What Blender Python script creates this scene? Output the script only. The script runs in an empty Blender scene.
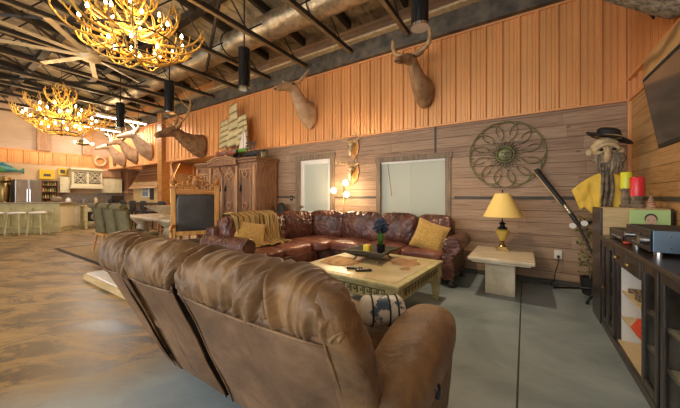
import bpy, bmesh, math, random
from mathutils import Vector, Matrix, noise, Euler
PI = math.pi
R = math.radians
random.seed(7)
scn = bpy.context.scene
COL = scn.collection

# ------------------------------------------------------------------ materials
def newmat(name):
    m = bpy.data.materials.new(name); m.use_nodes = True
    nt = m.node_tree; b = nt.nodes['Principled BSDF']
    return m, nt, b
def N(nt, t, **k):
    n = nt.nodes.new(t)
    for a, v in k.items():
        if a == 'inp':
            for kk, vv in v.items(): n.inputs[kk].default_value = vv
        else: setattr(n, a, v)
    return n
def rgb(c): return (c[0], c[1], c[2], 1)
def ramp(nt, fac, stops):
    r = nt.nodes.new('ShaderNodeValToRGB'); e = r.color_ramp.elements
    e[0].position = stops[0][0]; e[0].color = rgb(stops[0][1])
    e[1].position = stops[-1][0]; e[1].color = rgb(stops[-1][1])
    for p, c in stops[1:-1]:
        x = e.new(p); x.color = rgb(c)
    nt.links.new(fac, r.inputs[0]); return r
def coords(nt, scale=(1, 1, 1), kind='Object', rot=(0, 0, 0)):
    tc = N(nt, 'ShaderNodeTexCoord'); mp = N(nt, 'ShaderNodeMapping')
    mp.inputs['Scale'].default_value = scale; mp.inputs['Rotation'].default_value = rot
    nt.links.new(tc.outputs[kind], mp.inputs[0]); return mp.outputs[0]
def mat(name, col, rough=.5, metal=0, var=.0, nscale=6, stretch=(1, 1, 1), bump=0, bscale=30, bstretch=(1, 1, 1), col2=None, coat=0, emit=None, estr=0, dist=0, sheen=0, trans=0):
    m, nt, b = newmat(name)
    b.inputs['Roughness'].default_value = rough; b.inputs['Metallic'].default_value = metal
    b.inputs['Base Color'].default_value = rgb(col)
    if coat: b.inputs['Coat Weight'].default_value = coat; b.inputs['Coat Roughness'].default_value = .2
    if sheen: b.inputs['Sheen Weight'].default_value = sheen
    if trans: b.inputs['Transmission Weight'].default_value = trans
    c2 = col2 or tuple(max(0, x * (1 - var)) for x in col)
    if var or col2:
        n = N(nt, 'ShaderNodeTexNoise', inp={'Scale': nscale, 'Detail': 6, 'Roughness': .6, 'Distortion': dist})
        nt.links.new(coords(nt, stretch), n.inputs['Vector'])
        r = ramp(nt, n.outputs[0], [(.35, c2), (.65, col)])
        nt.links.new(r.outputs[0], b.inputs['Base Color'])
    if bump:
        n = N(nt, 'ShaderNodeTexNoise', inp={'Scale': bscale, 'Detail': 4})
        nt.links.new(coords(nt, bstretch), n.inputs['Vector'])
        bp = N(nt, 'ShaderNodeBump', inp={'Strength': bump, 'Distance': .02})
        nt.links.new(n.outputs[0], bp.inputs['Height']); nt.links.new(bp.outputs[0], b.inputs['Normal'])
    if emit:
        b.inputs['Emission Color'].default_value = rgb(emit); b.inputs['Emission Strength'].default_value = estr
    return m
def plank_mat(name, tones, axis='x', h=.172, rough=.6, off=0.0):
    """horizontal boards: rows in z, joints along the wall's own axis"""
    m, nt, b = newmat(name); L = nt.links
    tc = N(nt, 'ShaderNodeTexCoord'); sp = N(nt, 'ShaderNodeSeparateXYZ'); L.new(tc.outputs['Object'], sp.inputs[0])
    def M(op, a, c=None, v=None):
        n = N(nt, 'ShaderNodeMath', operation=op)
        if isinstance(a, (int, float)): n.inputs[0].default_value = a
        else: L.new(a, n.inputs[0])
        if c is not None:
            if isinstance(c, (int, float)): n.inputs[1].default_value = c
            else: L.new(c, n.inputs[1])
        return n.outputs[0]
    u = sp.outputs['X'] if axis == 'x' else sp.outputs['Y']; z = sp.outputs['Z']
    zr = M('DIVIDE', M('ADD', z, off), h); row = M('FLOOR', zr); fr = M('FRACT', zr)
    wn = N(nt, 'ShaderNodeTexWhiteNoise', noise_dimensions='1D'); L.new(row, wn.inputs['W'])
    us = M('ADD', M('DIVIDE', u, 2.6), M('MULTIPLY', wn.outputs['Value'], 7.3)); cell = M('FLOOR', us); fu = M('FRACT', us)
    cb = N(nt, 'ShaderNodeCombineXYZ'); L.new(row, cb.inputs[0]); L.new(cell, cb.inputs[1])
    w2 = N(nt, 'ShaderNodeTexWhiteNoise', noise_dimensions='2D'); L.new(cb.outputs[0], w2.inputs['Vector'])
    # grain
    cg = N(nt, 'ShaderNodeCombineXYZ'); L.new(M('MULTIPLY', u, 1.6), cg.inputs[0]); L.new(M('MULTIPLY', z, 26), cg.inputs[1]); L.new(M('MULTIPLY', w2.outputs['Value'], 30), cg.inputs[2])
    gn = N(nt, 'ShaderNodeTexNoise', inp={'Scale': 1.6, 'Detail': 8, 'Roughness': .65, 'Distortion': .6}); L.new(cg.outputs[0], gn.inputs['Vector'])
    mix = M('ADD', M('MULTIPLY', gn.outputs[0], .75), M('ADD', M('MULTIPLY', w2.outputs['Value'], .14), .10))
    r = ramp(nt, mix, [(.3, tones[0]), (.52, tones[1]), (.78, tones[2])])
    # knots
    kn = N(nt, 'ShaderNodeTexVoronoi', inp={'Scale': 1.0}); ck = N(nt, 'ShaderNodeCombineXYZ')
    L.new(M('MULTIPLY', u, 2.2), ck.inputs[0]); L.new(M('MULTIPLY', z, 5), ck.inputs[1]); L.new(ck.outputs[0], kn.inputs['Vector'])
    kk = M('LESS_THAN', kn.outputs['Distance'], .07)
    gap = M('MAXIMUM', M('LESS_THAN', fr, .04), M('LESS_THAN', fu, .0010))
    dark = M('MAXIMUM', M('MULTIPLY', gap, .75), M('MULTIPLY', kk, .55))
    mx = N(nt, 'ShaderNodeMix', data_type='RGBA'); L.new(dark, mx.inputs[0]); L.new(r.outputs[0], mx.inputs[6]); mx.inputs[7].default_value = (.035, .02, .012, 1)
    L.new(mx.outputs[2], b.inputs['Base Color']); b.inputs['Roughness'].default_value = rough
    bp = N(nt, 'ShaderNodeBump', inp={'Strength': .5, 'Distance': .01}); L.new(M('SUBTRACT', M('MULTIPLY', gn.outputs[0], .4), gap), bp.inputs['Height']); L.new(bp.outputs[0], b.inputs['Normal'])
    return m
def wood(name, c1, c2, axis=2, rough=.45, sc=3, coat=0):
    st = [12, 12, 12]; st[axis] = 1.1
    return mat(name, c2, rough, col2=c1, nscale=sc, stretch=tuple(st), bump=.15, bscale=sc * 4, bstretch=tuple(st), dist=.7, coat=coat)

def leather_mat(name, c1, c2, c3, rough, wr=.5, sc=5.0, sheen=0):
    m, nt, b = newmat(name); L = nt.links
    n = N(nt, 'ShaderNodeTexNoise', inp={'Scale': 2.6, 'Detail': 9, 'Roughness': .68, 'Distortion': .4}); L.new(coords(nt), n.inputs['Vector'])
    r = ramp(nt, n.outputs[0], [(.32, c1), (.5, c2), (.68, c3)]); L.new(r.outputs[0], b.inputs['Base Color'])
    b.inputs['Roughness'].default_value = rough
    if sheen: b.inputs['Sheen Weight'].default_value = sheen
    n2 = N(nt, 'ShaderNodeTexNoise', inp={'Scale': sc, 'Detail': 5, 'Distortion': 1.2}); L.new(coords(nt, (1, 1, 1)), n2.inputs['Vector'])
    n3 = N(nt, 'ShaderNodeTexNoise', inp={'Scale': 90, 'Detail': 3}); L.new(coords(nt), n3.inputs['Vector'])
    ad = N(nt, 'ShaderNodeMath', operation='MULTIPLY_ADD'); L.new(n3.outputs[0], ad.inputs[0]); ad.inputs[1].default_value = .08; L.new(n2.outputs[0], ad.inputs[2])
    bp = N(nt, 'ShaderNodeBump', inp={'Strength': wr, 'Distance': .03}); L.new(ad.outputs[0], bp.inputs['Height']); L.new(bp.outputs[0], b.inputs['Normal'])
    return m

M_ = {}
M_['plank'] = plank_mat('weathered_planks', [(.13, .074, .040), (.33, .20, .115), (.52, .35, .21)])
M_['plank_r'] = plank_mat('golden_planks', [(.26, .13, .045), (.50, .28, .105), (.66, .41, .18)], axis='y')
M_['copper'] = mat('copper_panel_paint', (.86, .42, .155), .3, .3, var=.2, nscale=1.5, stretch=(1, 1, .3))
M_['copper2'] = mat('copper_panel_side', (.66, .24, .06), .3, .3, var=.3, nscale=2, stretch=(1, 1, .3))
M_['steel_dark'] = mat('dark_steel', (.045, .036, .028), .5, .4, var=.4)
M_['steel_tan'] = mat('tan_flange', (.24, .17, .09), .5, .1, var=.3)
M_['deck'] = mat('roof_foil_insulation', (.62, .50, .32), .45, .3, col2=(.20, .16, .10), nscale=4.2, stretch=(1.2, .6, 1), bump=.8, bscale=7, dist=1)
M_['eave'] = mat('dark_eave_fascia', (.15, .12, .085), .6, .2, col2=(.05, .045, .035), nscale=5, bump=.4, bscale=12)
M_['duct'] = mat('galvanised_foil_duct', (.66, .56, .40), .3, .85, col2=(.36, .30, .20), nscale=8, bump=.7, bscale=26, bstretch=(3, 1, 1))
M_['trimwood'] = wood('grey_brown_trim', (.13, .085, .05), (.30, .21, .12), 2, .6)
M_['trimdark'] = wood('dark_rail', (.035, .03, .022), (.10, .085, .06), 0, .6)
M_['caprail'] = mat('copper_cap_rail', (.70, .32, .12), .4, .2)
M_['white'] = mat('white_paint', (.78, .74, .66), .5, var=.06)
M_['blind'] = mat('white_blind', (.82, .84, .78), .55, var=.05, nscale=1.5)
M_['suede'] = leather_mat('brown_suede', (.075, .036, .012), (.175, .090, .031), (.31, .170, .062), .55, .5, 6, sheen=.1)
M_['suede_back'] = leather_mat('brown_suede_back', (.085, .045, .022), (.165, .090, .045), (.27, .155, .082), .55, .3, 5)
M_['welt'] = mat('dark_welt', (.045, .02, .01), .6)
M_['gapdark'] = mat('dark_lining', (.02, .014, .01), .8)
M_['leather'] = leather_mat('oxblood_leather', (.035, .012, .008), (.10, .036, .023), (.20, .080, .05), .24, 1.0, 8)
M_['leather2'] = leather_mat('oxblood_seat_leather', (.09, .030, .020), (.20, .072, .046), (.32, .13, .085), .28, .7, 6)
M_['gold'] = mat('gold_chenille', (.62, .38, .09), .75, col2=(.40, .23, .05), nscale=40, bump=.5, bscale=160, sheen=.3)
M_['throw'] = None
M_['cream'] = mat('antique_cream_paint', (.62, .55, .28), .45, col2=(.42, .36, .16), nscale=9, bump=.1)
M_['creamdark'] = mat('key_groove_paint', (.16, .13, .05), .6, var=.3)
M_['traver'] = mat('travertine', (.74, .64, .46), .35, col2=(.52, .42, .27), nscale=4, stretch=(1, 4, 1), bump=.12)
M_['tabletop'] = mat('parchment_tabletop', (.66, .52, .28), .3, col2=(.46, .36, .18), nscale=3.5, dist=.8)
M_['map'] = mat('brown_map_inlay', (.50, .25, .09), .4, col2=(.22, .13, .06), nscale=9)
M_['brass'] = mat('aged_brass', (.42, .28, .10), .3, .9, var=.4)
M_['blackmet'] = mat('black_metal', (.015, .014, .013), .35, .5)
M_['tvscreen'] = mat('tv_screen', (.045, .038, .032), .1, coat=.5)
M_['blackgloss'] = mat('black_gloss', (.012, .012, .014), .12)
M_['blackmatte'] = mat('black_matte', (.02, .018, .017), .65, var=.3)
M_['shade'] = mat('yellow_lampshade', (.85, .60, .18), .7, bump=.1, bscale=200)
M_['urn'] = mat('yellow_ceramic', (.72, .50, .10), .2, var=.15)
M_['verdigris'] = mat('olive_patina_iron', (.24, .23, .09), .5, .4, col2=(.09, .085, .04), nscale=14)
M_['espresso'] = wood('espresso_wood', (.014, .010, .008), (.048, .034, .026), 2, .32, coat=.2)
M_['inner'] = mat('pale_cabinet_lining', (.62, .48, .26), .5, var=.15)
M_['steel'] = mat('brushed_steel', (.55, .55, .52), .28, .95, var=.15, stretch=(1, 1, .1), nscale=20)
M_['chrome'] = mat('polished_chrome', (.8, .8, .78), .12, 1)
M_['bluegrey'] = mat('blue_grey_metal', (.17, .25, .33), .4, .4, var=.2)
M_['red'] = mat('red_cloth', (.62, .06, .025), .6, var=.2)
M_['redwax'] = mat('red_wax', (.70, .03, .04), .3)
M_['yelwax'] = mat('yellow_green_wax', (.66, .66, .03), .3)
M_['bark'] = mat('carved_grey_bark', (.28, .21, .14), .8, col2=(.09, .065, .04), nscale=16, bump=.8, bscale=40)
M_['tanbox'] = wood('tan_ply', (.45, .30, .13), (.62, .45, .22), 0, .5)
M_['armoire'] = wood('carved_walnut', (.12, .052, .024), (.34, .165, .08), 2, .42)
M_['armoire2'] = wood('carved_walnut_relief', (.30, .15, .07), (.56, .32, .16), 2, .42)
M_['oak'] = wood('golden_oak', (.40, .17, .035), (.72, .38, .10), 2, .35)
M_['oakdark'] = wood('carved_oak', (.24, .08, .015), (.58, .26, .06), 0, .4)
M_['blkleather'] = mat('black_worn_leather', (.060, .055, .048), .35, col2=(.028, .025, .022), nscale=4, bump=.2, bscale=10)
M_['fur'] = mat('tan_deer_fur', (.42, .24, .11), .85, col2=(.24, .125, .055), nscale=9, stretch=(1, 1, .5), bump=.7, bscale=90, bstretch=(1, 1, .25))
M_['furpale'] = mat('pale_deer_fur', (.60, .40, .23), .85, col2=(.38, .23, .12), nscale=7, bump=.6, bscale=90, bstretch=(1, 1, .25))
M_['furelk'] = mat('brown_elk_fur', (.36, .19, .075), .85, col2=(.13, .065, .03), nscale=7, bump=.8, bscale=70, bstretch=(1, 1, .3))
M_['furgrey'] = mat('grizzled_fur', (.42, .34, .23), .9, col2=(.10, .075, .05), nscale=22, stretch=(1, 1, .4), bump=1, bscale=70)
M_['horn'] = mat('weathered_antler', (.52, .33, .14), .5, col2=(.30, .17, .07), nscale=14, bump=.3)
M_['antler'] = mat('golden_antler', (.78, .46, .06), .45, col2=(.36, .17, .025), nscale=8, bump=.2)
M_['bone'] = mat('bleached_bone', (.68, .52, .30), .5, col2=(.45, .31, .15), nscale=16)
M_['darkeye'] = mat('glass_eye', (.01, .008, .006), .05)
M_['bulb'] = mat('glowing_bulb', (1, .8, .5), .3, emit=(1, .72, .34), estr=30)
M_['globe'] = mat('glowing_globe', (1, .85, .6), .3, emit=(1, .78, .45), estr=16)
M_['tube'] = mat('led_tube', (1, 1, 1), .3, emit=(.92, .96, 1), estr=9)
M_['fan'] = mat('tan_fan_paint', (.55, .42, .23), .4, var=.15)
M_['greenup'] = mat('sage_velvet', (.17, .135, .055), .8, col2=(.085, .07, .03), nscale=5)
M_['rug'] = mat('woven_tan_rug', (.42, .30, .15), .9, col2=(.25, .17, .09), nscale=30, bump=.4, bscale=120)
M_['rugdark'] = mat('dark_rug_border', (.035, .028, .02), .9)
M_['marble'] = mat('white_slab', (.78, .76, .72), .25, var=.1, nscale=3)
M_['cabcream'] = mat('cream_cabinet_paint', (.72, .60, .36), .45, var=.08)
M_['islgreen'] = mat('olive_cream_paint', (.58, .50, .24), .5, col2=(.44, .37, .17), nscale=5)
M_['counter'] = mat('granite_counter', (.40, .30, .20), .3, col2=(.20, .15, .10), nscale=30)
M_['splash'] = mat('tile_splash', (.42, .35, .28), .4, col2=(.28, .23, .18), nscale=14)
M_['ply'] = mat('pinkish_wallboard', (.62, .47, .34), .7, col2=(.50, .36, .25), nscale=1.2, stretch=(1, 1, 3))
M_['alcove'] = mat('warm_plaster', (.74, .50, .27), .7, var=.15, nscale=1.5)
M_['shingle'] = wood('cedar_shingle', (.38, .20, .09), (.68, .44, .22), 2, .7)
M_['green'] = mat('leaf_green', (.10, .30, .03), .5, var=.4, nscale=20)
M_['ivy'] = mat('ivy_green', (.10, .13, .035), .6, col2=(.25, .20, .06), nscale=20)
M_['hyac'] = mat('dark_blue_flower', (.028, .045, .10), .6, col2=(.012, .018, .035), nscale=60, bump=.6, bscale=120)
M_['fishgreen'] = mat('fish_green_blue', (.10, .34, .09), .3, col2=(.03, .14, .30), nscale=3)
M_['sign'] = mat('yellow_sign_paint', (.80, .52, .03), .5, var=.1)
M_['canvas'] = mat('cream_sailcloth', (.66, .55, .30), .75, col2=(.50, .40, .18), nscale=10)
M_['sailwhite'] = mat('white_sail', (.78, .66, .55), .7)
M_['hullred'] = mat('reddish_hull', (.26, .065, .03), .4, var=.3)
M_['hullgreen'] = mat('green_hull', (.17, .38, .05), .4, var=.4)
M_['yelcloth'] = mat('yellow_hide', (.76, .50, .06), .7, col2=(.62, .38, .04), nscale=6, bump=.3)
M_['grnbg'] = mat('pale_green_canvas', (.44, .62, .24), .6, var=.05)
M_['skin'] = mat('painted_face', (.62, .42, .28), .6, var=.15)
M_['suit'] = mat('painted_hair', (.05, .035, .03), .6)
M_['bluewhite'] = None
M_['outlet'] = mat('ivory_plastic', (.74, .68, .54), .4)
M_['floor'] = None

def glass_mat():
    m, nt, b = newmat('cabinet_glass')
    b.inputs['Base Color'].default_value = (.8, .85, .8, 1); b.inputs['Roughness'].default_value = .06
    b.inputs['Transmission Weight'].default_value = 1; b.inputs['IOR'].default_value = 1.12
    b.inputs['Alpha'].default_value = .45
    return m
M_['glass'] = glass_mat()

def stripes(name, cols, axis, sc, wobble=1.5, rough=.8):
    m, nt, b = newmat(name)
    w = N(nt, 'ShaderNodeTexWave', inp={'Scale': sc, 'Distortion': wobble, 'Detail': 2})
    w.bands_direction = axis
    nt.links.new(coords(nt), w.inputs['Vector'])
    k = len(cols); r = ramp(nt, w.outputs[0], [(i / (k - 1), c) for i, c in enumerate(cols)])
    nt.links.new(r.outputs[0], b.inputs['Base Color']); b.inputs['Roughness'].default_value = rough
    return m
M_['throw'] = stripes('striped_throw', [(.03, .018, .01), (.50, .30, .08), (.20, .17, .05), (.72, .52, .22), (.10, .04, .02), (.60, .36, .10)], 'Y', 3.2, 2.5)
M_['bluewhite'] = mat('blue_white_print', (.70, .68, .60), .5, col2=(.05, .10, .16), nscale=9)
for n_ in M_['bluewhite'].node_tree.nodes:
    if n_.type == 'VALTORGB': n_.color_ramp.elements[0].position = .40; n_.color_ramp.elements[1].position = .44
M_['wavy'] = stripes('wavy_grain_wood', [(.22, .12, .04), (.42, .26, .10), (.55, .36, .15)], 'Z', 1.3, 9, .35)

def floor_mat():
    m, nt, b = newmat('stained_light_tinted_concrete'); L = nt.links
    tc = N(nt, 'ShaderNodeTexCoord'); sp = N(nt, 'ShaderNodeSeparateXYZ'); L.new(tc.outputs['Object'], sp.inputs[0])
    n1 = N(nt, 'ShaderNodeTexNoise', inp={'Scale': 1.1, 'Detail': 8, 'Roughness': .62, 'Distortion': .5}); L.new(coords(nt), n1.inputs['Vector'])
    grey = ramp(nt, n1.outputs[0], [(.3, (.15, .185, .19)), (.5, (.25, .30, .305)), (.7, (.37, .42, .42))])
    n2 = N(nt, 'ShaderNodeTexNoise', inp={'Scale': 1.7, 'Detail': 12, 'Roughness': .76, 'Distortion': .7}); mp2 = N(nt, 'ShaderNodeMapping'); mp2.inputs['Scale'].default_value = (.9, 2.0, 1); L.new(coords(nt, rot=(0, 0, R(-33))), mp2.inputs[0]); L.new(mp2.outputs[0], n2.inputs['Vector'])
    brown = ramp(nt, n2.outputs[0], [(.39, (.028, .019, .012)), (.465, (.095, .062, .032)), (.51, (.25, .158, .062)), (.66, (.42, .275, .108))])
    # brown beyond a ragged line: concrete stain plus warm light put into the colour
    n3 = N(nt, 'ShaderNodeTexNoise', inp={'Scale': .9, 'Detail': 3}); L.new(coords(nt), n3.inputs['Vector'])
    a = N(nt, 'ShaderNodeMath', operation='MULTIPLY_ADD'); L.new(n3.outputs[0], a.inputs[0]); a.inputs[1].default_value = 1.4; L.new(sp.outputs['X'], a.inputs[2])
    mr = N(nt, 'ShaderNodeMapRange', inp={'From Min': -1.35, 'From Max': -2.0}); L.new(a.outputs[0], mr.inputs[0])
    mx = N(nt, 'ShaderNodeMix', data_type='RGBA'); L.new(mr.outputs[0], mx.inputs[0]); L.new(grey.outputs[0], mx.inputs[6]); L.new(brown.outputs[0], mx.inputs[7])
    # saw-cut joints every 3.6 m
    def joint(out, off, per):
        s = N(nt, 'ShaderNodeMath', operation='ADD', inp={1: off}); L.new(out, s.inputs[0])
        d = N(nt, 'ShaderNodeMath', operation='DIVIDE', inp={1: per}); L.new(s.outputs[0], d.inputs[0])
        f = N(nt, 'ShaderNodeMath', operation='FRACT'); L.new(d.outputs[0], f.inputs[0])
        l = N(nt, 'ShaderNodeMath', operation='LESS_THAN', inp={1: .012 / per}); L.new(f.outputs[0], l.inputs[0]); return l.outputs[0]
    jx = joint(sp.outputs['X'], .045, 3.6); jy = joint(sp.outputs['Y'], 2.1, 3.6)
    j = N(nt, 'ShaderNodeMath', operation='MAXIMUM'); L.new(jx, j.inputs[0]); L.new(jy, j.inputs[1])
    m2 = N(nt, 'ShaderNodeMix', data_type='RGBA'); L.new(j.outputs[0], m2.inputs[0]); L.new(mx.outputs[2], m2.inputs[6]); m2.inputs[7].default_value = (.04, .04, .035, 1)
    L.new(m2.outputs[2], b.inputs['Base Color'])
    rr = N(nt, 'ShaderNodeMapRange', inp={'From Min': .3, 'From Max': .7, 'To Min': .28, 'To Max': .55}); L.new(n2.outputs[0], rr.inputs[0]); L.new(rr.outputs[0], b.inputs['Roughness'])
    bp = N(nt, 'ShaderNodeBump', inp={'Strength': .15, 'Distance': .02}); L.new(n2.outputs[0], bp.inputs['Height']); L.new(bp.outputs[0], b.inputs['Normal'])
    return m
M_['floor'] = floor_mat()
def blind_mat():
    m, nt, b = newmat('backlit_blind'); L = nt.links
    b.inputs['Base Color'].default_value = (.66, .66, .58, 1); b.inputs['Roughness'].default_value = .5
    t = N(nt, 'ShaderNodeBsdfTranslucent'); t.inputs[0].default_value = (.66, .70, .54, 1)
    mx = N(nt, 'ShaderNodeMixShader'); mx.inputs[0].default_value = .30
    L.new(b.outputs[0], mx.inputs[1]); L.new(t.outputs[0], mx.inputs[2]); L.new(mx.outputs[0], nt.nodes['Material Output'].inputs[0])
    return m
M_['blind'] = blind_mat()

# ------------------------------------------------------------------ mesh builder
class MB:
    def __init__(s): s.v = []; s.f = []; s.m = []; s.cur = 0
    def add(s, vs, fs):
        o = len(s.v); s.v += [tuple(v) for v in vs]; s.f += [tuple(i + o for i in f) for f in fs]; return s
    def box(s, c, d, rot=None):
        x, y, z = d[0] / 2, d[1] / 2, d[2] / 2
        vs = [Vector(p) for p in ((-x, -y, -z), (x, -y, -z), (x, y, -z), (-x, y, -z), (-x, -y, z), (x, -y, z), (x, y, z), (-x, y, z))]
        if rot: e = Euler(rot).to_matrix(); vs = [e @ v for v in vs]
        c = Vector(c); return s.add([v + c for v in vs], [(3, 2, 1, 0), (4, 5, 6, 7), (0, 1, 5, 4), (1, 2, 6, 5), (2, 3, 7, 6), (3, 0, 4, 7)])
    def bb(s, x0, x1, y0, y1, z0, z1): return s.box(((x0 + x1) / 2, (y0 + y1) / 2, (z0 + z1) / 2), (abs(x1 - x0), abs(y1 - y0), abs(z1 - z0)))
    def tube(s, pts, r, n=8, flat=1.0, closed=False):
        pts = [Vector(p) for p in pts]; k = len(pts)
        if not hasattr(r, '__len__'): r = [r] * k
        vs = []; fs = []; up = None
        for i, p in enumerate(pts):
            a = pts[(i - 1) % k] if (closed or i > 0) else p; b = pts[(i + 1) % k] if (closed or i < k - 1) else p
            t = (b - a).normalized() if (b - a).length > 1e-9 else Vector((0, 0, 1))
            if up is None: up = Vector((0, 0, 1)) if abs(t.z) < .9 else Vector((1, 0, 0))
            s1 = t.cross(up)
            if s1.length < 1e-6: s1 = t.orthogonal()
            s1.normalize(); up = s1.cross(t).normalized()
            for j in range(n):
                an = 2 * PI * j / n; vs.append(p + s1 * (math.cos(an) * r[i]) + up * (math.sin(an) * r[i] * flat))
        for i in range(k if closed else k - 1):
            i2 = (i + 1) % k
            for j in range(n): fs.append((i * n + j, i * n + (j + 1) % n, i2 * n + (j + 1) % n, i2 * n + j))
        if not closed: fs.append(tuple(range(n))[::-1]); fs.append(tuple((k - 1) * n + j for j in range(n)))
        return s.add(vs, fs)
    def loft(s, secs, n=16):
        """secs: (centre, rx vector, ry vector)"""
        vs = []; fs = []; k = len(secs)
        for c, a, b in secs:
            c, a, b = Vector(c), Vector(a), Vector(b)
            for j in range(n):
                t = 2 * PI * j / n; vs.append(c + a * math.cos(t) + b * math.sin(t))
        for i in range(k - 1):
            for j in range(n): fs.append((i * n + j, i * n + (j + 1) % n, (i + 1) * n + (j + 1) % n, (i + 1) * n + j))
        fs.append(tuple(range(n))[::-1]); fs.append(tuple((k - 1) * n + j for j in range(n)))
        return s.add(vs, fs)
    def lathe(s, prof, c=(0, 0, 0), n=20, sx=1, sy=1, arc=None):
        vs = []; fs = []; k = len(prof); c = Vector(c)
        for r, z in prof:
            for j in range(n):
                t = 2 * PI * j / n; vs.append(c + Vector((r * sx * math.cos(t), r * sy * math.sin(t), z)))
        for i in range(k - 1):
            for j in range(n): fs.append((i * n + j, i * n + (j + 1) % n, (i + 1) * n + (j + 1) % n, (i + 1) * n + j))
        if prof[0][0] > 1e-4: fs.append(tuple(range(n))[::-1])
        if prof[-1][0] > 1e-4: fs.append(tuple((k - 1) * n + j for j in range(n)))
        return s.add(vs, fs)
    def prism(s, poly, h, mtx=None):
        """poly in local xy extruded to z=h, then mtx"""
        n = len(poly); vs = [Vector((x, y, 0)) for x, y in poly] + [Vector((x, y, h)) for x, y in poly]
        if mtx: vs = [mtx @ v for v in vs]
        return s.add(vs, [tuple(range(n))[::-1], tuple(range(n, 2 * n))] + [(i, (i + 1) % n, n + (i + 1) % n, n + i) for i in range(n)])
    def grid(s, fn, nu, nv, cu=False, cv=False):
        vs = [fn(i / (nu if cu else nu - 1), j / (nv if cv else nv - 1)) for i in range(nu) for j in range(nv)]
        fs = []
        for i in range(nu if cu else nu - 1):
            for j in range(nv if cv else nv - 1):
                a = i * nv + j; b = ((i + 1) % nu) * nv + j; c = ((i + 1) % nu) * nv + (j + 1) % nv; d = i * nv + (j + 1) % nv
                fs.append((a, b, c, d))
        return s.add(vs, fs)
    def puff(s, c, d, p=3.2, n=14, amp=0, freq=8, seed=0, rot=None, st=(1, 1, 1), fn=None):
        """inflated box: cube surface pushed onto a superellipsoid, wrinkled"""
        c = Vector(c); e = Euler(rot).to_matrix() if rot else None
        idx = {}; vs = []; fs = []
        def P(q):
            k = tuple(round(x, 5) for x in q)
            if k in idx: return idx[k]
            l = (abs(q[0]) ** p + abs(q[1]) ** p + abs(q[2]) ** p) ** (1 / p)
            u = Vector(q) / l
            w = Vector((u.x * d[0] / 2, u.y * d[1] / 2, u.z * d[2] / 2))
            if amp:
                g = noise.noise(Vector((w.x * freq * st[0] + seed * 3.7, w.y * freq * st[1], w.z * freq * st[2])))
                w += Vector((u.x, u.y, u.z)).normalized() * amp * (1 - 2.2 * abs(g))
            if fn: w = fn(w, u)
            if e: w = e @ w
            idx[k] = len(vs); vs.append(w + c); return idx[k]
        for ax in range(3):
            for sg in (-1, 1):
                for i in range(n):
                    for j in range(n):
                        q = []
                        for a, b in ((i, j), (i + 1, j), (i + 1, j + 1), (i, j + 1)):
                            t = [0, 0, 0]; t[ax] = sg; t[(ax + 1) % 3] = -1 + 2 * a / n; t[(ax + 2) % 3] = -1 + 2 * b / n; q.append(P(t))
                        fs.append(tuple(q) if sg > 0 else tuple(q[::-1]))
        return s.add(vs, fs)
    def ball(s, c, r, n=10):
        if not hasattr(r, '__len__'): r = (r, r, r)
        return s.puff(c, (2 * r[0], 2 * r[1], 2 * r[2]), 2, max(3, n // 2))
    def build(s, name, m, parent=None, smooth=False, bevel=0, loc=None, sub=0, solid=0):
        if parent:
            W = wm(parent).inverted()
            if W != Matrix.Identity(4): s.v = [tuple(W @ Vector(v)) for v in s.v]
        me = bpy.data.meshes.new(name); me.from_pydata(s.v, [], s.f); me.update()
        bm = bmesh.new(); bm.from_mesh(me); bmesh.ops.recalc_face_normals(bm, faces=bm.faces)
        bm.to_mesh(me); bm.free()
        ms = m if isinstance(m, (list, tuple)) else [m]
        for x in ms: me.materials.append(M_[x] if isinstance(x, str) else x)
        if smooth:
            for p in me.polygons: p.use_smooth = True
            if smooth != True: me.set_sharp_from_angle(angle=R(smooth))
        o = bpy.data.objects.new(name, me); COL.objects.link(o)
        if parent: o.parent = parent
        if loc: o.location = loc
        if solid: md = o.modifiers.new('solid', 'SOLIDIFY'); md.thickness = solid; md.offset = 0
        if bevel: md = o.modifiers.new('bevel', 'BEVEL'); md.width = bevel; md.segments = 2; md.limit_method = 'ANGLE'
        if sub: md = o.modifiers.new('sub', 'SUBSURF'); md.levels = sub; md.render_levels = sub
        return o
def wm(o):
    m = o.matrix_basis.copy()
    while o.parent: o = o.parent; m = o.matrix_basis @ m
    return m
def single(mb, name, m, label, cat, group=None, kind=None, **k):
    xs = [v[0] for v in mb.v]; ys = [v[1] for v in mb.v]; zs = [v[2] for v in mb.v]
    c = ((min(xs) + max(xs)) / 2, (min(ys) + max(ys)) / 2, min(zs))
    mb.v = [(v[0] - c[0], v[1] - c[1], v[2] - c[2]) for v in mb.v]
    o = mb.build(name, m, loc=c, **k); return tag(o, label, cat, group, kind)
def tag(o, label, cat, group=None, kind=None):
    o['label'] = label; o['category'] = cat
    if group: o['group'] = group
    if kind: o['kind'] = kind
    return o
def thing(name, label, cat, loc=(0, 0, 0), rz=0, group=None, scale=None):
    o = bpy.data.objects.new(name, None); COL.objects.link(o); o.location = loc; o.rotation_euler = (0, 0, rz); o.empty_display_size = .1
    if scale: o.scale = (scale,) * 3
    return tag(o, label, cat, group)
def struct(mb, name, m, **k):
    o = mb.build(name, m, **k); o['kind'] = 'structure'; return o
def kids(o): return [c for c in bpy.data.objects if c.parent == o]
def copy_tree(o, loc=None, rz=None, label=None, parent=None, _ch=None):
    ch = _ch
    if ch is None:
        ch = {}
        for c in bpy.data.objects:
            if c.parent: ch.setdefault(c.parent.name, []).append(c)
    c = o.copy(); COL.objects.link(c)
    if parent: c.parent = parent
    if loc is not None: c.location = loc
    if rz is not None: c.rotation_euler = (0, 0, rz)
    if label: c['label'] = label
    for k in ch.get(o.name, []): copy_tree(k, parent=c, _ch=ch)
    return c
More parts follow.
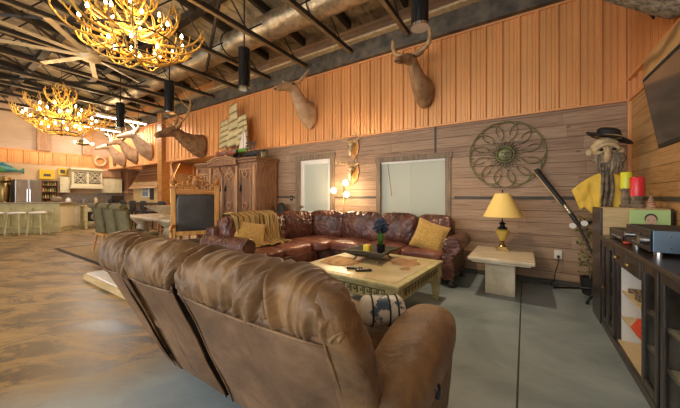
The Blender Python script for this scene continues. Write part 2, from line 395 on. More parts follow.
def light(kind, name, loc, energy, color, size=.1, rot=(0, 0, 0), **k):
    l = bpy.data.lights.new(name, kind); l.energy = energy; l.color = color
    o = bpy.data.objects.new(name, l); COL.objects.link(o); o.location = loc; o.rotation_euler = rot
    if kind == 'AREA': l.size = size; 
    elif kind in ('POINT', 'SPOT'): l.shadow_soft_size = size
    for a, v in k.items(): setattr(l, a, v)
    return o
def bez(p0, p1, p2, p3, n=8):
    p0, p1, p2, p3 = map(Vector, (p0, p1, p2, p3)); o = []
    for i in range(n + 1):
        t = i / n; o.append(p0 * (1 - t) ** 3 + p1 * 3 * t * (1 - t) ** 2 + p2 * 3 * t * t * (1 - t) + p3 * t ** 3)
    return o
def spl(pts, n=5):
    """catmull-rom through pts"""
    P = [Vector(p) for p in pts]; P = [P[0] * 2 - P[1]] + P + [P[-1] * 2 - P[-2]]; o = []
    for i in range(1, len(P) - 2):
        for k in range(n):
            t = k / n; a, b, c, d = P[i - 1:i + 3]
            o.append(.5 * ((2 * b) + (c - a) * t + (2 * a - 5 * b + 4 * c - d) * t * t + (3 * b - a - 3 * c + d) * t ** 3))
    o.append(P[-2]); return o

# ================================================================== THE ROOM
WY, RX, EX = 5.0, 1.12, -16.0      # window wall, right wall, end wall
PZ, MZ = 2.46, 3.94                # plank top, metal top
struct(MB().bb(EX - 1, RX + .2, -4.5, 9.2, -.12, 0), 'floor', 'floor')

def corrugated(a0, a1, z0, z1, pitch=.228, phase=0.0, out=.034):
    """vertical ribbed sheet: list of (along, depth) profile between a0 and a1"""
    prof = []; k = math.floor((a0 - phase) / pitch)
    while True:
        c = phase + k * pitch
        if c > a1 + pitch: break
        for da, dd in ((-.034, .0), (-.016, out), (.012, out), (.03, 0), (.072, 0), (.078, .011), (.098, .011), (.106, 0), (.135, 0), (.141, .011), (.161, .011), (.169, 0)):
            x = c + da
            if a0 <= x <= a1: prof.append((x, dd))
        k += 1
    prof = [(a0, 0)] + prof + [(a1, 0)]
    return prof
def sheet(prof, z0, z1, fn):
    mb = MB(); vs = []
    for a, d in prof: vs += [fn(a, d, z0), fn(a, d, z1)]
    fs = [(2 * i, 2 * i + 2, 2 * i + 3, 2 * i + 1) for i in range(len(prof) - 1)]
    return mb.add(vs, fs)
# window wall: opening to the alcove from x=-15.2 to -7.8 below the metal
DX0, DX1, DZ = -4.40, -3.52, 2.08          # door opening
WX0, WX1, WZ0, WZ1 = -2.33, -1.13, .85, 1.90  # window opening
wall = MB().bb(-7.8, DX0, WY, WY + .15, 0, PZ).bb(DX0, DX1, WY, WY + .15, DZ, PZ).bb(DX1, WX0, WY, WY + .15, 0, PZ)
wall.bb(WX0, WX1, WY, WY + .15, 0, WZ0).bb(WX0, WX1, WY, WY + .15, WZ1, PZ).bb(WX1, RX + .15, WY, WY + .15, 0, PZ).bb(-7.8, RX + .15, WY + .02, WY + .15, PZ, 5.2)
struct(wall, 'wall_back', 'plank')
struct(MB().bb(EX, -7.8, WY + .02, WY + .15, PZ, 5.2), 'wall_back_header', 'copper')
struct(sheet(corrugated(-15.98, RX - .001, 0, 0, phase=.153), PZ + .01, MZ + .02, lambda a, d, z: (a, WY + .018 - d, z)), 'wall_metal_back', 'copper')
struct(MB().bb(-16, RX, WY - .035, WY + .02, PZ - .012, PZ + .02), 'trim_1', 'caprail', bevel=.004)
struct(MB().bb(-16, RX, WY - .025, WY + .01, MZ - .01, MZ + .02), 'trim_2', 'caprail', bevel=.004)
struct(MB().bb(-16, RX, WY - .12, WY + .02, MZ + .02, 4.3), 'trim_3', 'eave', bevel=.01)
struct(MB().bb(-16, RX, WY - .26, WY - .12, 4.29, 4.33), 'trim_4', 'bone', bevel=.004)
struct(MB().bb(-7.8, -4.56, WY - .012, WY, 1.2, 1.245).bb(-3.40, -2.44, WY - .012, WY, 1.2, 1.245).bb(-.99, RX - .01, WY - .012, WY, 1.2, 1.245), 'trim_5', 'trimdark')
struct(MB().bb(-1.315, -1.285, WY - .012, WY, 2.0, PZ - .01), 'trim_6', 'trimdark')
struct(MB().bb(-7.8, RX, WY - .02, WY, 0, .07), 'baseboard_back', 'trimdark')
# right wall
struct(MB().bb(RX, RX + .15, -1.0, WY, 0, PZ).bb(RX + .02, RX + .15, -1.0, WY, PZ, 5.2), 'wall_right', 'plank_r')
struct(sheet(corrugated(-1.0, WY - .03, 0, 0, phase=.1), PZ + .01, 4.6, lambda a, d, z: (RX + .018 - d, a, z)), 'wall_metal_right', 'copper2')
struct(MB().bb(RX - .03, RX + .01, -1, WY - .03, PZ - .015, PZ + .02), 'trim_7', 'caprail', bevel=.004)
struct(MB().bb(RX - .045, RX + .01, -1, WY - .03, 2.70, 2.735), 'trim_8', 'caprail', bevel=.004)
struct(MB().bb(RX - .035, RX, WY - .05, WY - .012, 0, MZ), 'trim_9', 'caprail', bevel=.004)
struct(MB().bb(RX - .012, RX, -1, WY - .05, 1.2, 1.245), 'trim_10', 'trimdark')
# end wall with kitchen
struct(MB().bb(EX - .15, EX, -4.5, 9.2, 0, 3.0), 'wall_end', 'alcove')
struct(sheet(corrugated(-4.4, 8.9, 0, 0, pitch=.4), 2.5, 3.0, lambda a, d, z: (EX + .012 + d, a, z)), 'wall_metal_end', 'copper')
struct(MB().bb(EX - .15, EX, -4.5, 9.2, 3.0, 5.4), 'wall_end_upper', 'ply')
struct(MB().bb(EX, EX + .05, -4.4, WY - .12, 2.98, 3.04), 'trim_11', 'caprail')
for i, (y, z0) in enumerate(((2.9, 3.04), (4.25, 3.04))):
    struct(MB().bb(EX, EX + .12, y - .18, y + .18, z0, 4.4), 'trim_%d' % (12 + i), 'armoire2')
# alcove behind the opening
struct(MB().bb(EX, -7.6, 9.0, 9.15, 0, 5.2), 'wall_alcove', 'alcove')
struct(MB().bb(-7.8, -7.65, 5.15, 9.0, 0, 5.2), 'wall_alcove_side', 'alcove')
struct(MB().bb(EX, -7.8, 5.15, 9.0, 3.1, 3.2), 'ceiling_alcove', 'ply')
struct(sheet(corrugated(EX, -7.8, 0, 0, pitch=.4), 2.2, 3.1, lambda a, d, z: (a, 8.97 - d, z)), 'wall_metal_alcove', 'copper')
struct(MB().bb(-11.02, -10.70, WY - .14, WY + .15, 0, 4.2), 'trim_14', 'oakdark', bevel=.01)
# roof deck, purlins, chords
def roofz(y): return 4.72 + (WY - y) * .10
dk = MB(); 
dk.add([(EX - .2, WY + .2, roofz(WY + .2)), (RX + .2, WY + .2, roofz(WY + .2)), (RX + .2, -4.6, roofz(-4.6)), (EX - .2, -4.6, roofz(-4.6)),
        (EX - .2, WY + .2, roofz(WY + .2) + .1), (RX + .2, WY + .2, roofz(WY + .2) + .1), (RX + .2, -4.6, roofz(-4.6) + .1), (EX - .2, -4.6, roofz(-4.6) + .1)],
       [(0, 1, 2, 3), (7, 6, 5, 4), (0, 4, 5, 1), (1, 5, 6, 2), (2, 6, 7, 3), (3, 7, 4, 0)])
struct(dk, 'ceiling', 'deck')
pur = MB()
for i in range(8):
    y = 4.2 - i * 1.15
    pur.box(((EX + RX) / 2, y, roofz(y) - .09), (RX - EX, .14, .14))
struct(pur, 'trim_15', 'steel_dark')
cx = -1.75; i = 0; k = 16
while cx > EX + .3:
    ch = MB().bb(cx - .035, cx + .035, -4.4, WY - .14, 4.12, 4.19)
    # open web: diagonals up to the deck
    y = WY - .5; up = True
    while y > -4:
        a = (cx, y, 4.17) if up else (cx, y, roofz(y) - .12); b = (cx, y - .62, roofz(y - .62) - .12) if up else (cx, y - .62, 4.17)
        ch.tube([a, b], .014, 6); y -= .62; up = not up
    ch.add(*(lambda: ([(cx - .04, WY - .2, roofz(WY - .2) - .16), (cx + .04, WY - .2, roofz(WY - .2) - .16), (cx + .04, -4.4, roofz(-4.4) - .16), (cx - .04, -4.4, roofz(-4.4) - .16),
                       (cx - .04, WY - .2, roofz(WY - .2) - .02), (cx + .04, WY - .2, roofz(WY - .2) - .02), (cx + .04, -4.4, roofz(-4.4) - .02), (cx - .04, -4.4, roofz(-4.4) - .02)],
                      [(0, 1, 2, 3), (7, 6, 5, 4), (0, 4, 5, 1), (1, 5, 6, 2), (2, 6, 7, 3), (3, 7, 4, 0)]))())
    struct(ch, 'trim_%d' % k, 'steel_dark'); k += 1
    struct(MB().bb(cx - .032, cx + .032, -4.4, WY - .14, 4.105, 4.12), 'trim_%d' % k, 'steel_tan'); k += 1
    i += 1; cx -= 1.17
# diagonal sway braces
sw = MB()
for x0, y0, x1, y1 in ((-2.0, 1.6, -6.4, 3.9), (-5.2, -.6, -9.8, 3.6), (-8, 0, -12.5, 3.8), (-12.4, 0, -8.6, 3.6), (-9.8, -1.5, -5.9, 2.0)):
    sw.tube([(x0, y0, 4.24), (x1, y1, 4.24)], .03, 4)
struct(sw, 'trim_%d' % k, 'steel_dark')

# window and glazed door with their blinds
win = struct(MB().bb(WX0 - .09, WX0, WY - .03, WY + .02, .74, WZ1 + .09).bb(WX1, WX1 + .09, WY - .03, WY + .02, .74, WZ1 + .09)
       .bb(WX0 - .11, WX1 + .11, WY - .035, WY + .02, WZ1, WZ1 + .085).bb(WX0 - .11, WX1 + .11, WY - .05, WY + .02, .76, WZ0), 'window_1', 'trimwood', bevel=.004)
bl = MB()
z = WZ0 + .01
while z < WZ1 - .03:
    bl.box(((WX0 + WX1) / 2, WY + .03, z), (WX1 - WX0 - .01, .004, .0275), (R(14), 0, 0)); z += .025
b_ = bl.build('blind', 'blind', win)
MB().bb(WX0 + .003, WX1 - .003, WY + .008, WY + .055, WZ1 - .04, WZ1 - .002).build('head_rail', 'white', win)
MB().tube([(WX0 + .14, WY + .005, WZ1 - .04), (WX0 + .22, WY + .004, 1.25)], .005, 6).build('tilt_wand', 'trimwood', win)
for x in (-1.75,): MB().bb(x - .004, x + .004, WY + .008, WY + .012, WZ0, WZ1 - .04).build('ladder_tape', 'outlet', win)
door = struct(MB().bb(DX0 - .11, DX0, WY - .03, WY + .02, 0, DZ + .1).bb(DX1, DX1 + .11, WY - .03, WY + .02, 0, DZ + .1)
       .bb(DX0 - .13, DX1 + .13, WY - .035, WY + .02, DZ, DZ + .1), 'door_1', 'trimwood', bevel=.004)
dl = MB().bb(DX0 + .005, DX0 + .1, WY + .03, WY + .07, .01, DZ - .01).bb(DX1 - .1, DX1 - .005, WY + .03, WY + .07, .01, DZ - .01)
dl.bb(DX0 + .1, DX1 - .1, WY + .03, WY + .07, .01, .9).bb(DX0 + .1, DX1 - .1, WY + .03, WY + .07, DZ - .1, DZ - .01)
dl.build('door_leaf', 'white', door, bevel=.004)
bl = MB(); z = .91
while z < DZ - .12:
    bl.box(((DX0 + DX1) / 2, WY + .05, z), (DX1 - DX0 - .21, .004, .0275), (R(14), 0, 0)); z += .025
bl.build('blind', 'blind', door)
MB().ball((DX0 + .06, WY + .0, 1.0), .03).tube([(DX0 + .06, WY + .03, 1), (DX0 + .06, WY, 1)], .012, 8).build('door_knob', 'brass', door, smooth=True)

# ================================================================== CAMERA + LIGHT
cam = bpy.data.cameras.new('camera'); co = bpy.data.objects.new('camera', cam); COL.objects.link(co)
cam.sensor_width = 36; cam.lens = 36 * 282 / 680; cam.shift_y = -8 / 680; cam.clip_start = .02
co.location = (0, 0, 1.25); co.rotation_euler = (PI / 2, 0, math.atan2(.548, .836))
scn.camera = co
vs_ = scn.view_settings; vs_.view_transform = 'Standard'; vs_.look = 'None'; vs_.exposure = .42; vs_.gamma = 1; vs_.use_curve_mapping = False
w = bpy.data.worlds.new('w'); scn.world = w; w.use_nodes = True
w.node_tree.nodes['Background'].inputs[0].default_value = (1, .93, .84, 1); w.node_tree.nodes['Background'].inputs[1].default_value = .7

# ================================================================== BROWN SUEDE RECLINING SOFA (foreground)
sofa = thing('reclining_sofa', 'brown suede reclining sofa with gathered headrests, seen from behind in the foreground', 'sofa', (-.40, .70, 0))
S = wm(sofa)
SZ = .775
def sl(x, y, z): return S @ Vector((x, y, z))
def backline(z):            # outer back surface y at height z
    t = max(0, (SZ - z) / .70); return .02 + .30 * t ** .9
def frontline(z):
    P_ = [(.93, .05), (.83, .13), (.69, .24), (.53, .31), (.3, .40), (.0, .45)]
    for (a, b), (c, d) in zip(P_, P_[1:]):
        if z >= c: return b + (d - b) * min(1, max(0, (a - z) / (a - c)))
    return .45
def lobe(x0, x1, seed, hi=1.0, fat=1.0, amp=.010, outer=0):
    prof = spl([(.035, SZ - .015, 0), (.008, SZ + .012, 0), (-.010, .845, 0), (-.006, .92, 0), (.035, .972, 0), (.12, .992, 0), (.20, .965, 0), (.26, .90, 0), (.28, .80, 0), (.24, .72, 0), (.14, .70, 0)], 6)
    prof = [(p.x, p.y) for p in prof]; cy, cz = .15, .84
    nv = len(prof)
    def fn(u, v):
        i = min(nv - 1, int(round(v * nv)) % nv); y, z = prof[i]
        e = abs(2 * u - 1); s = (1 - e ** 5) ** .5 if e < 1 else 0
        s = .15 + .85 * s
        cy_, cz_ = cy, cz
        if outer and u > .35:
            w2 = ((u - .35) / .65) ** 1.6; s *= 1 - .50 * w2; cy_ = cy - .085 * w2; cz_ = cz - .01 * w2
        x = x0 + (x1 - x0) * u
        w_ = (x1 - x0) / .5
        # folds: fine gathers rising out of the seam, fanning toward both ends, a few deep ones over the crown
        hgt = max(0, min(1, (z - SZ) / .24))
        ph = (u - .5) * (1.25 - .45 * hgt) * w_
        bend = .35 * (y + .05) * (1 if u > .5 else -1)
        f1 = noise.noise(Vector((ph * 5.2 + bend * 3 + seed * 5.1, hgt * .9 + y * 2.2, seed)))
        f2 = noise.noise(Vector((ph * 13 + bend * 6 + seed, hgt * 1.4 + y * 3, seed + 4)))
        a = amp * (.45 + 1.5 * e ** 2)
        k = a * (1.1 - 4.6 * abs(f1)) * 1.1 + a * .7 * (1 - 3.6 * abs(f2))
        if e > .88: k *= max(.1, (1 - e) / .12)
        if outer and u > .5: k *= 1 - .7 * (u - .5) / .5
        dy, dz = y - cy, z - cz; l = math.hypot(dy, dz) or 1
        yy = cy_ + dy * s * fat + dy / l * k; zz = cz_ + dz * s * hi + dz / l * k
        zz = max(zz, SZ - .03) if y < .05 else zz
        return sl(x, yy, zz)
    return MB().grid(fn, 96, nv, cv=True)
secs = [(-1.01, -.13), (-1.57, -1.06), (-1.98, -1.64)]
lobes = [(-1.03, -.37, 1), (-.45, -.055, 2), (-1.605, -1.03, 3), (-1.985, -1.585, 5)]
def taper(x, z, n_):
    t = max(0, (.77 - z) / .7)
    if n_ == 1 and x > -1.3: return x - (.018 + .036 * math.sin(PI * min(1, t * 1.1)) + .012 * math.sin(t * 11))
    if n_ == 0 and x < -.6: return x - .0 + .012 * math.sin(t * 9)
    if n_ == 1: return x + .010 * math.sin(t * 8)
    if n_ < 2: return x
    if x > -1.7: return x - .01 - .035 * math.sin(PI * t) - .006 * math.sin(t * 10)
    t = max(0, (.77 - z) / .7); return x + (-1.62 - x) / .36 * (.42 * t ** 3.2 + .10 * t) * (1 if x < -1.62 else 0) * .8
for x0, x1, sd in lobes:
    lobe(x0, x1, sd, hi={2: .90, 1: .96}.get(sd, 1.0), amp=.017, outer=sd == 2).build('headrest', 'suede', sofa, smooth=True)
for n_, (x0, x1) in enumerate(secs):
    # padded outer back panel, bulging slightly between its welts
    def fp(u, v, x0=x0, x1=x1):
        z = SZ + .02 - (SZ - .05) * v; e = (1 - (2 * u - 1) ** 4) * (1 - (2 * v - 1) ** 6)
        w_ = .006 * noise.noise(Vector((u * 3 + n_ * 7, v * 3, 1)))
        return sl(taper(x0 + (x1 - x0) * u, z, n_), backline(z) - .024 * e + w_, z)
    MB().grid(fp, 22, 30).build('back_panel', 'suede_back', sofa, smooth=True)
    def fsh(x, z, f): return sl(taper(x, z, n_), f, z)
    zz = [SZ + .03, .7, .6, .5, .4, .3, .2, .12, .07]
    sh = MB(); vs = []
    for z in zz:
        yf = frontline(z)
        vs += [fsh(x0 + .004, z, backline(z) + .006), fsh(x1 - .004, z, backline(z) + .006), fsh(x1 - .004, z, max(yf, backline(z) + .04)), fsh(x0 + .004, z, max(yf, backline(z) + .04))]
    fs = [(0, 1, 2, 3), tuple(len(vs) - 4 + q for q in (3, 2, 1, 0))] + [(i * 4 + j, i * 4 + 4 + j, i * 4 + 4 + (j + 1) % 4, i * 4 + (j + 1) % 4) for i in range(len(zz) - 1) for j in range(4)]
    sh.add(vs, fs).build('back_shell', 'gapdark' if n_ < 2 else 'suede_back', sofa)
    MB().puff(sl((x0 + x1) / 2 - .03, .36, .58), (x1 - x0 - .06, .16, .34), 3, 12, .008, 9, n_, (R(28), 0, 0)).build('back_cushion', 'suede', sofa, smooth=True)
    for xe in (x0, x1):
        MB().tube([sl(taper(xe, z, n_), backline(z) - .003, z) for z in (SZ + .005, .72, .6, .5, .4, .3, .2, .12, .07)], .0055, 6).build('welt', 'suede', sofa, smooth=True)
    MB().tube([sl(x0 + (x1 - x0) * i / 10, backline(SZ) - .022 * (1 - (i / 5 - 1) ** 4) - .004, SZ + .002 * math.sin(i)) for i in range(11)], .005, 6).build('welt', 'suede', sofa, smooth=True)
    MB().puff(sl((x0 + x1) / 2, .76, .44), (x1 - x0 + .03, .60, .19), 4, 12, .006, 8, n_ + 3).build('seat_cushion', 'suede', sofa, smooth=True)
    MB().puff(sl((x0 + x1) / 2, 1.02, .25), (x1 - x0 + .02, .12, .34), 4, 10, .004, 8, n_).build('footrest', 'suede', sofa, smooth=True)
# outer end of the near back: one swelling side pad closing the last headrest
out_ = spl([(.32, .07, 0), (.235, .25, 0), (.15, .47, 0), (.075, .66, 0), (.022, SZ, 0), (-.012, .86, 0), (.0, .93, 0), (.045, .965, 0), (.10, .935, 0), (.165, .84, 0), (.235, .70, 0), (.295, .55, 0), (.345, .38, 0), (.40, .20, 0), (.42, .07, 0)], 4)
oc = (.19, .56)
def dome(u, v):
    p = out_[int(round(u * (len(out_) - 1)))]; rr = v
    y = oc[0] + (p.x - oc[0]) * rr; z = oc[1] + (p.y - oc[1]) * rr
    a_ = math.atan2(z - .79, y - .0)
    k = .010 * (1 - 3.4 * abs(noise.noise(Vector((a_ * 3.2, rr * 1.2, 6))))) * max(0, (z - .55) / .4) * (1 - rr ** 6)
    return sl(-.150 + .125 * max(0, 1 - rr ** 3.2) ** .55 + k, y, z)
MB().grid(dome, len(out_), 26).build('side_panel', 'suede', sofa, smooth=True)
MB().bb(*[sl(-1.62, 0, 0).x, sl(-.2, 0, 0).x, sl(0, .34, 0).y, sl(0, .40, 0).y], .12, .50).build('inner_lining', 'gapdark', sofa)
MB().bb(-.40 - 1.46, -.40 - .14, .70 + .40, .70 + 1.0, .06, .36).build('base', 'suede_back', sofa, bevel=.02)
for side_, xa in ((1, -.03), (-1, -1.58)):
    def afn(w, u):     # the pad sinks towards the back, swells at the front
        w.z += .035 * u.y - .03 * max(0, -u.y) ** 2; w.x *= 1 + .10 * u.y; w.z -= .03 * max(0, u.y) ** 3; return w
    MB().puff(sl(xa, .59, .52), (.28, .84, .25), 2.6, 26, .006, 6, 11 + side_, (R(1), 0, 0), (1.6, .6, 1), afn).build('armrest', 'suede', sofa, smooth=True)
    MB().puff(sl(xa - side_ * .02, .62 if side_ > 0 else .74, .27 if side_ > 0 else .33), (.235, .72 if side_ > 0 else .5, .46 if side_ > 0 else .34), 6, 14, .004, 7, 15 + side_, None, (1, 1, 1), lambda w, u: Vector((w.x * (1 + .15 * u.z), w.y - .0 * u.z, w.z))).build('arm_body', 'suede_back', sofa, smooth=True)
MB().puff(sl(.105, .47, .46), (.03, .042, .07), 2.4, 8, rot=(R(14), 0, 0)).build('recline_lever', 'blackgloss', sofa, smooth=True)

# bolster lying on the near seat against the arm
bol = thing('bolster_pillow', 'blue and white printed round bolster pillow lying inside the near arm of the suede sofa', 'pillow', (-.655, 1.42, .525), R(36))
Wb = wm(bol)
pr = [(0, -.12), (.045, -.12), (.065, -.11), (.075, -.10)] + [(.078 + .002 * math.sin(i * 2), -.10 + i * .019) for i in range(1, 11)] + [(.065, .11), (.045, .12), (0, .12)]
mb = MB().lathe(pr, n=24); mb.v = [tuple(Wb @ Vector((v[2], v[1], v[0] + .1))) for v in mb.v]
mb.build('cover', 'bluewhite', bol, smooth=True)
for x in (-.06, .03, .075):
    rg = MB().tube([Wb @ Vector((x, .08 * math.cos(t), .1 + .08 * math.sin(t))) for t in [i * PI / 12 for i in range(24)]], .005, 6, closed=True)
    rg.build('piping', 'blackmatte', bol, smooth=True)

# ================================================================== LEATHER SECTIONAL
sec = thing('sectional_sofa', 'oxblood leather sectional sofa with rolled arms wrapping the corner below the windows', 'sofa', (-2.4, 4.0, 0))
def rollarm(p0, p1, z0=.10, sgn=1, front=None):
    """scroll arm: p0 front, p1 back (xy)"""
    p0 = Vector((*p0, 0)); p1 = Vector((*p1, 0)); d = (p1 - p0).normalized(); s_ = Vector((d.y, -d.x, 0)) * sgn   # outward
    poly = []
    base = [(-.10, 0), (.06, 0), (.075, .12), (.055, .25), (.06, .36)]
    for a, b in base: poly.append((a, b))
    for i in range(13):
        t = R(-60) + i * R(300) / 12; poly.append((.035 + .125 * math.cos(t), .475 + .125 * math.sin(t)))
    poly += [(-.10, .38)]
    h = (p1 - p0).length
    m4 = Matrix(((s_.x, 0, d.x, p0.x), (s_.y, 0, d.y, p0.y), (0, 1, 0, z0), (0, 0, 0, 1)))
    arm = MB().prism(poly, h, m4).build('arm', 'leather', sec, bevel=.012, smooth=40)
    fr = [(a * .93, b * .97 + .008) for a, b in poly]
    m5 = m4.copy(); m5.translation = m4.translation - d * .02
    MB().prism(fr, .03, m5).build('arm_front', 'leather', arm, bevel=.012, smooth=40)
    pts = [m5 @ Vector((a * .86, b * .95 + .012, -.004)) for a, b in poly]
    for i in range(len(pts)):
        a, b = pts[i], pts[(i + 1) % len(pts)]; k_ = max(1, int((b - a).length / .03))
        for q in range(k_):
            c_ = a.lerp(b, q / k_)
            if (len(pts) + i + q) % 2 == 0: MB().ball(c_, .007, 4).build('nailhead', 'brass', arm, smooth=True)
rollarm((-.86, 4.02), (-.86, 4.80), sgn=1)
# frame and back rails
MB().bb(-3.90, -.93, 4.12, 4.78, .10, .32).bb(-3.90, -3.02, 2.50, 4.14, .10, .32).build('frame', 'leather', sec, bevel=.03)
MB().bb(-3.92, -.93, 4.60, 4.82, .12, .80).build('back_rail', 'leather', sec, bevel=.05)
MB().bb(-3.95, -3.73, 2.38, 4.66, .12, .80).build('back_rail', 'leather', sec, bevel=.05)
# front apron (puffed)
MB().puff((-1.9, 4.10, .22), (1.98, .10, .24), 6, 16, .004, 9, 2).build('apron', 'leather', sec, smooth=True)
MB().puff((-3.0, 3.15, .22), (.10, 1.35, .24), 6, 16, .004, 9, 5).build('apron', 'leather', sec, smooth=True)
MB().puff((-2.97, 4.02, .22), (.34, .10, .24), 6, 12, .004, 9, 5, (0, 0, R(40))).build('apron', 'leather', sec, smooth=True)
def seatc(c, d, sd, rz=0):
    MB().puff(c, d, 5, 18, .006, 6, sd, (0, 0, rz), fn=lambda w, u: Vector((w.x, w.y, w.z + .025 * (1 - u.x ** 2) * (1 - u.y ** 2) * (1 if u.z > 0 else 0)))).build('seat_cushion', 'leather2', sec, smooth=True)
seatc((-1.27, 4.36, .385), (.64, .72, .17), 1)
seatc((-1.92, 4.36, .385), (.64, .72, .17), 2)
seatc((-2.58, 4.36, .385), (.66, .74, .17), 3)
seatc((-3.32, 4.20, .385), (.98, .92, .17), 4, R(0))
seatc((-3.36, 3.42, .385), (.80, .66, .17), 5)
seatc((-3.36, 2.80, .385), (.80, .58, .17), 6)
def backc(c, d, sd, rz, lean=R(-10)):
    def fn(w, u):
        w.y += .02 * (u.z ** 2) - .04 * max(0, 1 - u.x ** 2) * (1 - u.z ** 2) * (u.y < 0); w.z += .012 * (1 - u.x ** 2) * (u.z > 0)
        g = noise.noise(Vector((u.x * 6 + sd * 3, u.z * 1.8, sd))); k = .022 * (.4 + .9 * max(0, u.z)) * (1 - 3 * abs(g))
        w.y -= k * (u.y < 0.3); return w
    MB().puff(c, (d[0] * 1.04, d[1], d[2]), 4.6, 26, .004, 7, sd, (lean, 0, rz), fn=fn).build('back_cushion', 'leather', sec, smooth=True)
backc((-1.20, 4.60, .68), (.56, .27, .52), 1, 0)
backc((-1.79, 4.58, .69), (.66, .28, .52), 2, 0)
backc((-2.50, 4.57, .69), (.80, .28, .53), 3, 0)
backc((-3.23, 4.50, .69), (.74, .28, .53), 4, R(14))
backc((-3.66, 4.02, .69), (.64, .28, .53), 5, R(62))
backc((-3.70, 3.36, .69), (.68, .28, .52), 6, R(90))
backc((-3.70, 2.78, .69), (.58, .28, .52), 7, R(90))
# near arm of the wing: wide rolled leather arm
rollarm((-3.0, 2.44), (-3.92, 2.44), sgn=-1)
ft = [(-.84, 4.07), (-.84, 4.72), (-3.04, 2.46), (-3.86, 2.46), (-3.86, 4.72)]
for x, y in ft: MB().lathe([(.02, 0), (.045, .02), (.05, .05), (.03, .08), (.04, .11)], (x, y, 0), 12).build('foot', 'espresso', sec, smooth=True)

def pillow(name, label, c, size, m, rot, th=.14, piping=True):
    t = thing(name, label, 'pillow', c); e = Euler(rot).to_matrix(); c = Vector(c)
    def side(sg):
        def fn(u, v):
            x, y = 2 * u - 1, 2 * v - 1
            px = x * (1 - .09 * (1 - y * y)); py = y * (1 - .09 * (1 - x * x))
            z = sg * th / 2 * ((1 - x ** 4) * (1 - y ** 4)) ** .6 + .004 * noise.noise(Vector((x * 3, y * 3, sg)))
            return c + e @ Vector((px * size / 2, py * size / 2, z))
        return fn
    mb = MB(); mb.grid(side(1), 17, 17).grid(side(-1), 17, 17); mb.build('cushion_body', m, t, smooth=True)
    if piping:
        pts = []
        for q in range(4):
            for i in range(10):
                a = -1 + .2 * i; x, y = ((a, -1), (1, a), (-a, 1), (-1, -a))[q]
                pts.append(c + e @ Vector((x * (1 - .09 * (1 - y * y)) * size / 2, y * (1 - .09 * (1 - x * x)) * size / 2, 0)))
        MB().tube(pts, .006, 6, closed=True).build('piping', m, t, smooth=True)
    return t
pillow('throw_pillow', 'gold chenille throw pillow leaning beside the right rolled arm of the leather sectional', (-1.18, 4.22, .655), .46, 'gold', (R(62), R(18), R(8)))
pillow('throw_pillow', 'gold throw pillow against the striped throw at the left end of the sectional', (-3.44, 2.78, .66), .46, 'gold', (R(60), R(14), R(62)))
# striped throw over the wing's back
def th(u, v):
    y = 2.62 + .85 * u + .03 * math.sin(v * 7); s_ = v * 1.25
    prof = [(-4.0, .55), (-4.0, .84), (-3.90, .97), (-3.70, .985), (-3.56, .93), (-3.50, .72), (-3.46, .53), (-3.25, .50)]
    t = v * (len(prof) - 1); i = min(int(t), len(prof) - 2); f = t - i
    x = prof[i][0] * (1 - f) + prof[i + 1][0] * f; z = prof[i][1] * (1 - f) + prof[i + 1][1] * f
    g = noise.noise(Vector((u * 7, v * 1.3, 2))); k = .03 * (1 - 2 * abs(g))
    return Vector((x + k * (1 if v > .55 else -.3), y + .05 * noise.noise(Vector((u * 3, v * 4, 8))), z + k * .8))
single(MB().grid(th, 50, 40), 'throw_blanket', 'throw', 'striped brown and gold fringed throw draped over the left back of the leather sectional', 'blanket', smooth=True, solid=.008)

# ================================================================== COFFEE TABLE
tb = thing('coffee_table', 'large square cream coffee table with carved Greek key apron before the leather sectional', 'table', (-1.50, 2.98, 0), R(-3.5))
T = wm(tb); hw = .63
def tbx(mb, x0, x1, y0, y1, z0, z1):
    return mb.box(T @ Vector(((x0 + x1) / 2, (y0 + y1) / 2, (z0 + z1) / 2)), (x1 - x0, y1 - y0, z1 - z0), (0, 0, R(-3.5)))
top = tbx(MB(), -hw, hw, -hw, hw, .425, .46).build('tabletop', 'cream', tb, bevel=.008)
tbx(MB(), -hw + .07, hw - .07, -hw + .07, hw - .07, .46, .463).build('inset_panel', 'tabletop', top)
# ragged printed map shapes of the top
def blob(cx, cy, rx, ry, sd, z=.463):
    poly = []
    for i in range(36):
        t = 2 * PI * i / 36; k_ = 1 + .45 * noise.noise(Vector((math.cos(t) * 2.2 + sd, math.sin(t) * 2.2, sd)))
        poly.append((cx + rx * k_ * math.cos(t), cy + ry * k_ * math.sin(t)))
    return MB().prism(poly, .0015, T @ Matrix.Translation((0, 0, z)))
for a in ((-.28, -.10, .17, .20, 1), (-.12, .22, .2, .14, 4), (.30, .26, .17, .2, 7), (.42, -.02, .06, .07, 9)): blob(*a).build('map_print', 'map', top)
ap = MB(); h = hw - .035
for a, b in ((-h, 0), (h, 0), (0, -h), (0, h)):
    if b == 0: tbx(ap, a - .012, a + .012, -h, h, .30, .425)
    else: tbx(ap, -h, h, b - .012, b + .012, .30, .425)
apo = ap.build('apron', 'cream', tb)
key = [(0, 0), (0, 1), (.8, 1), (.8, .35), (.45, .35), (.45, .62)]
def keyrun(fn, L, n):
    mb = MB(); st = L / n; t_ = .011
    def seg(a, b):
        (u0, z0), (u1, z1) = a, b
        u0, u1 = min(u0, u1) - t_ / 2, max(u0, u1) + t_ / 2; z0, z1 = min(z0, z1) - t_ / 2, max(z0, z1) + t_ / 2
        fn(mb, u0, u1, z0, z1)
    for i in range(n):
        o = -L / 2 + i * st; P_ = [(o + u * st * .98, .33 + z * .065) for u, z in key]
        for a, b in zip(P_, P_[1:]): seg(a, b)
        seg((o, .33), (o - 0, .33)); seg((o + .8 * st * .98 - 0, .33 - 0), (o + st, .33)) if False else seg((o + .0, .33), (o - .2 * st + .02 * st, .33))
    return mb
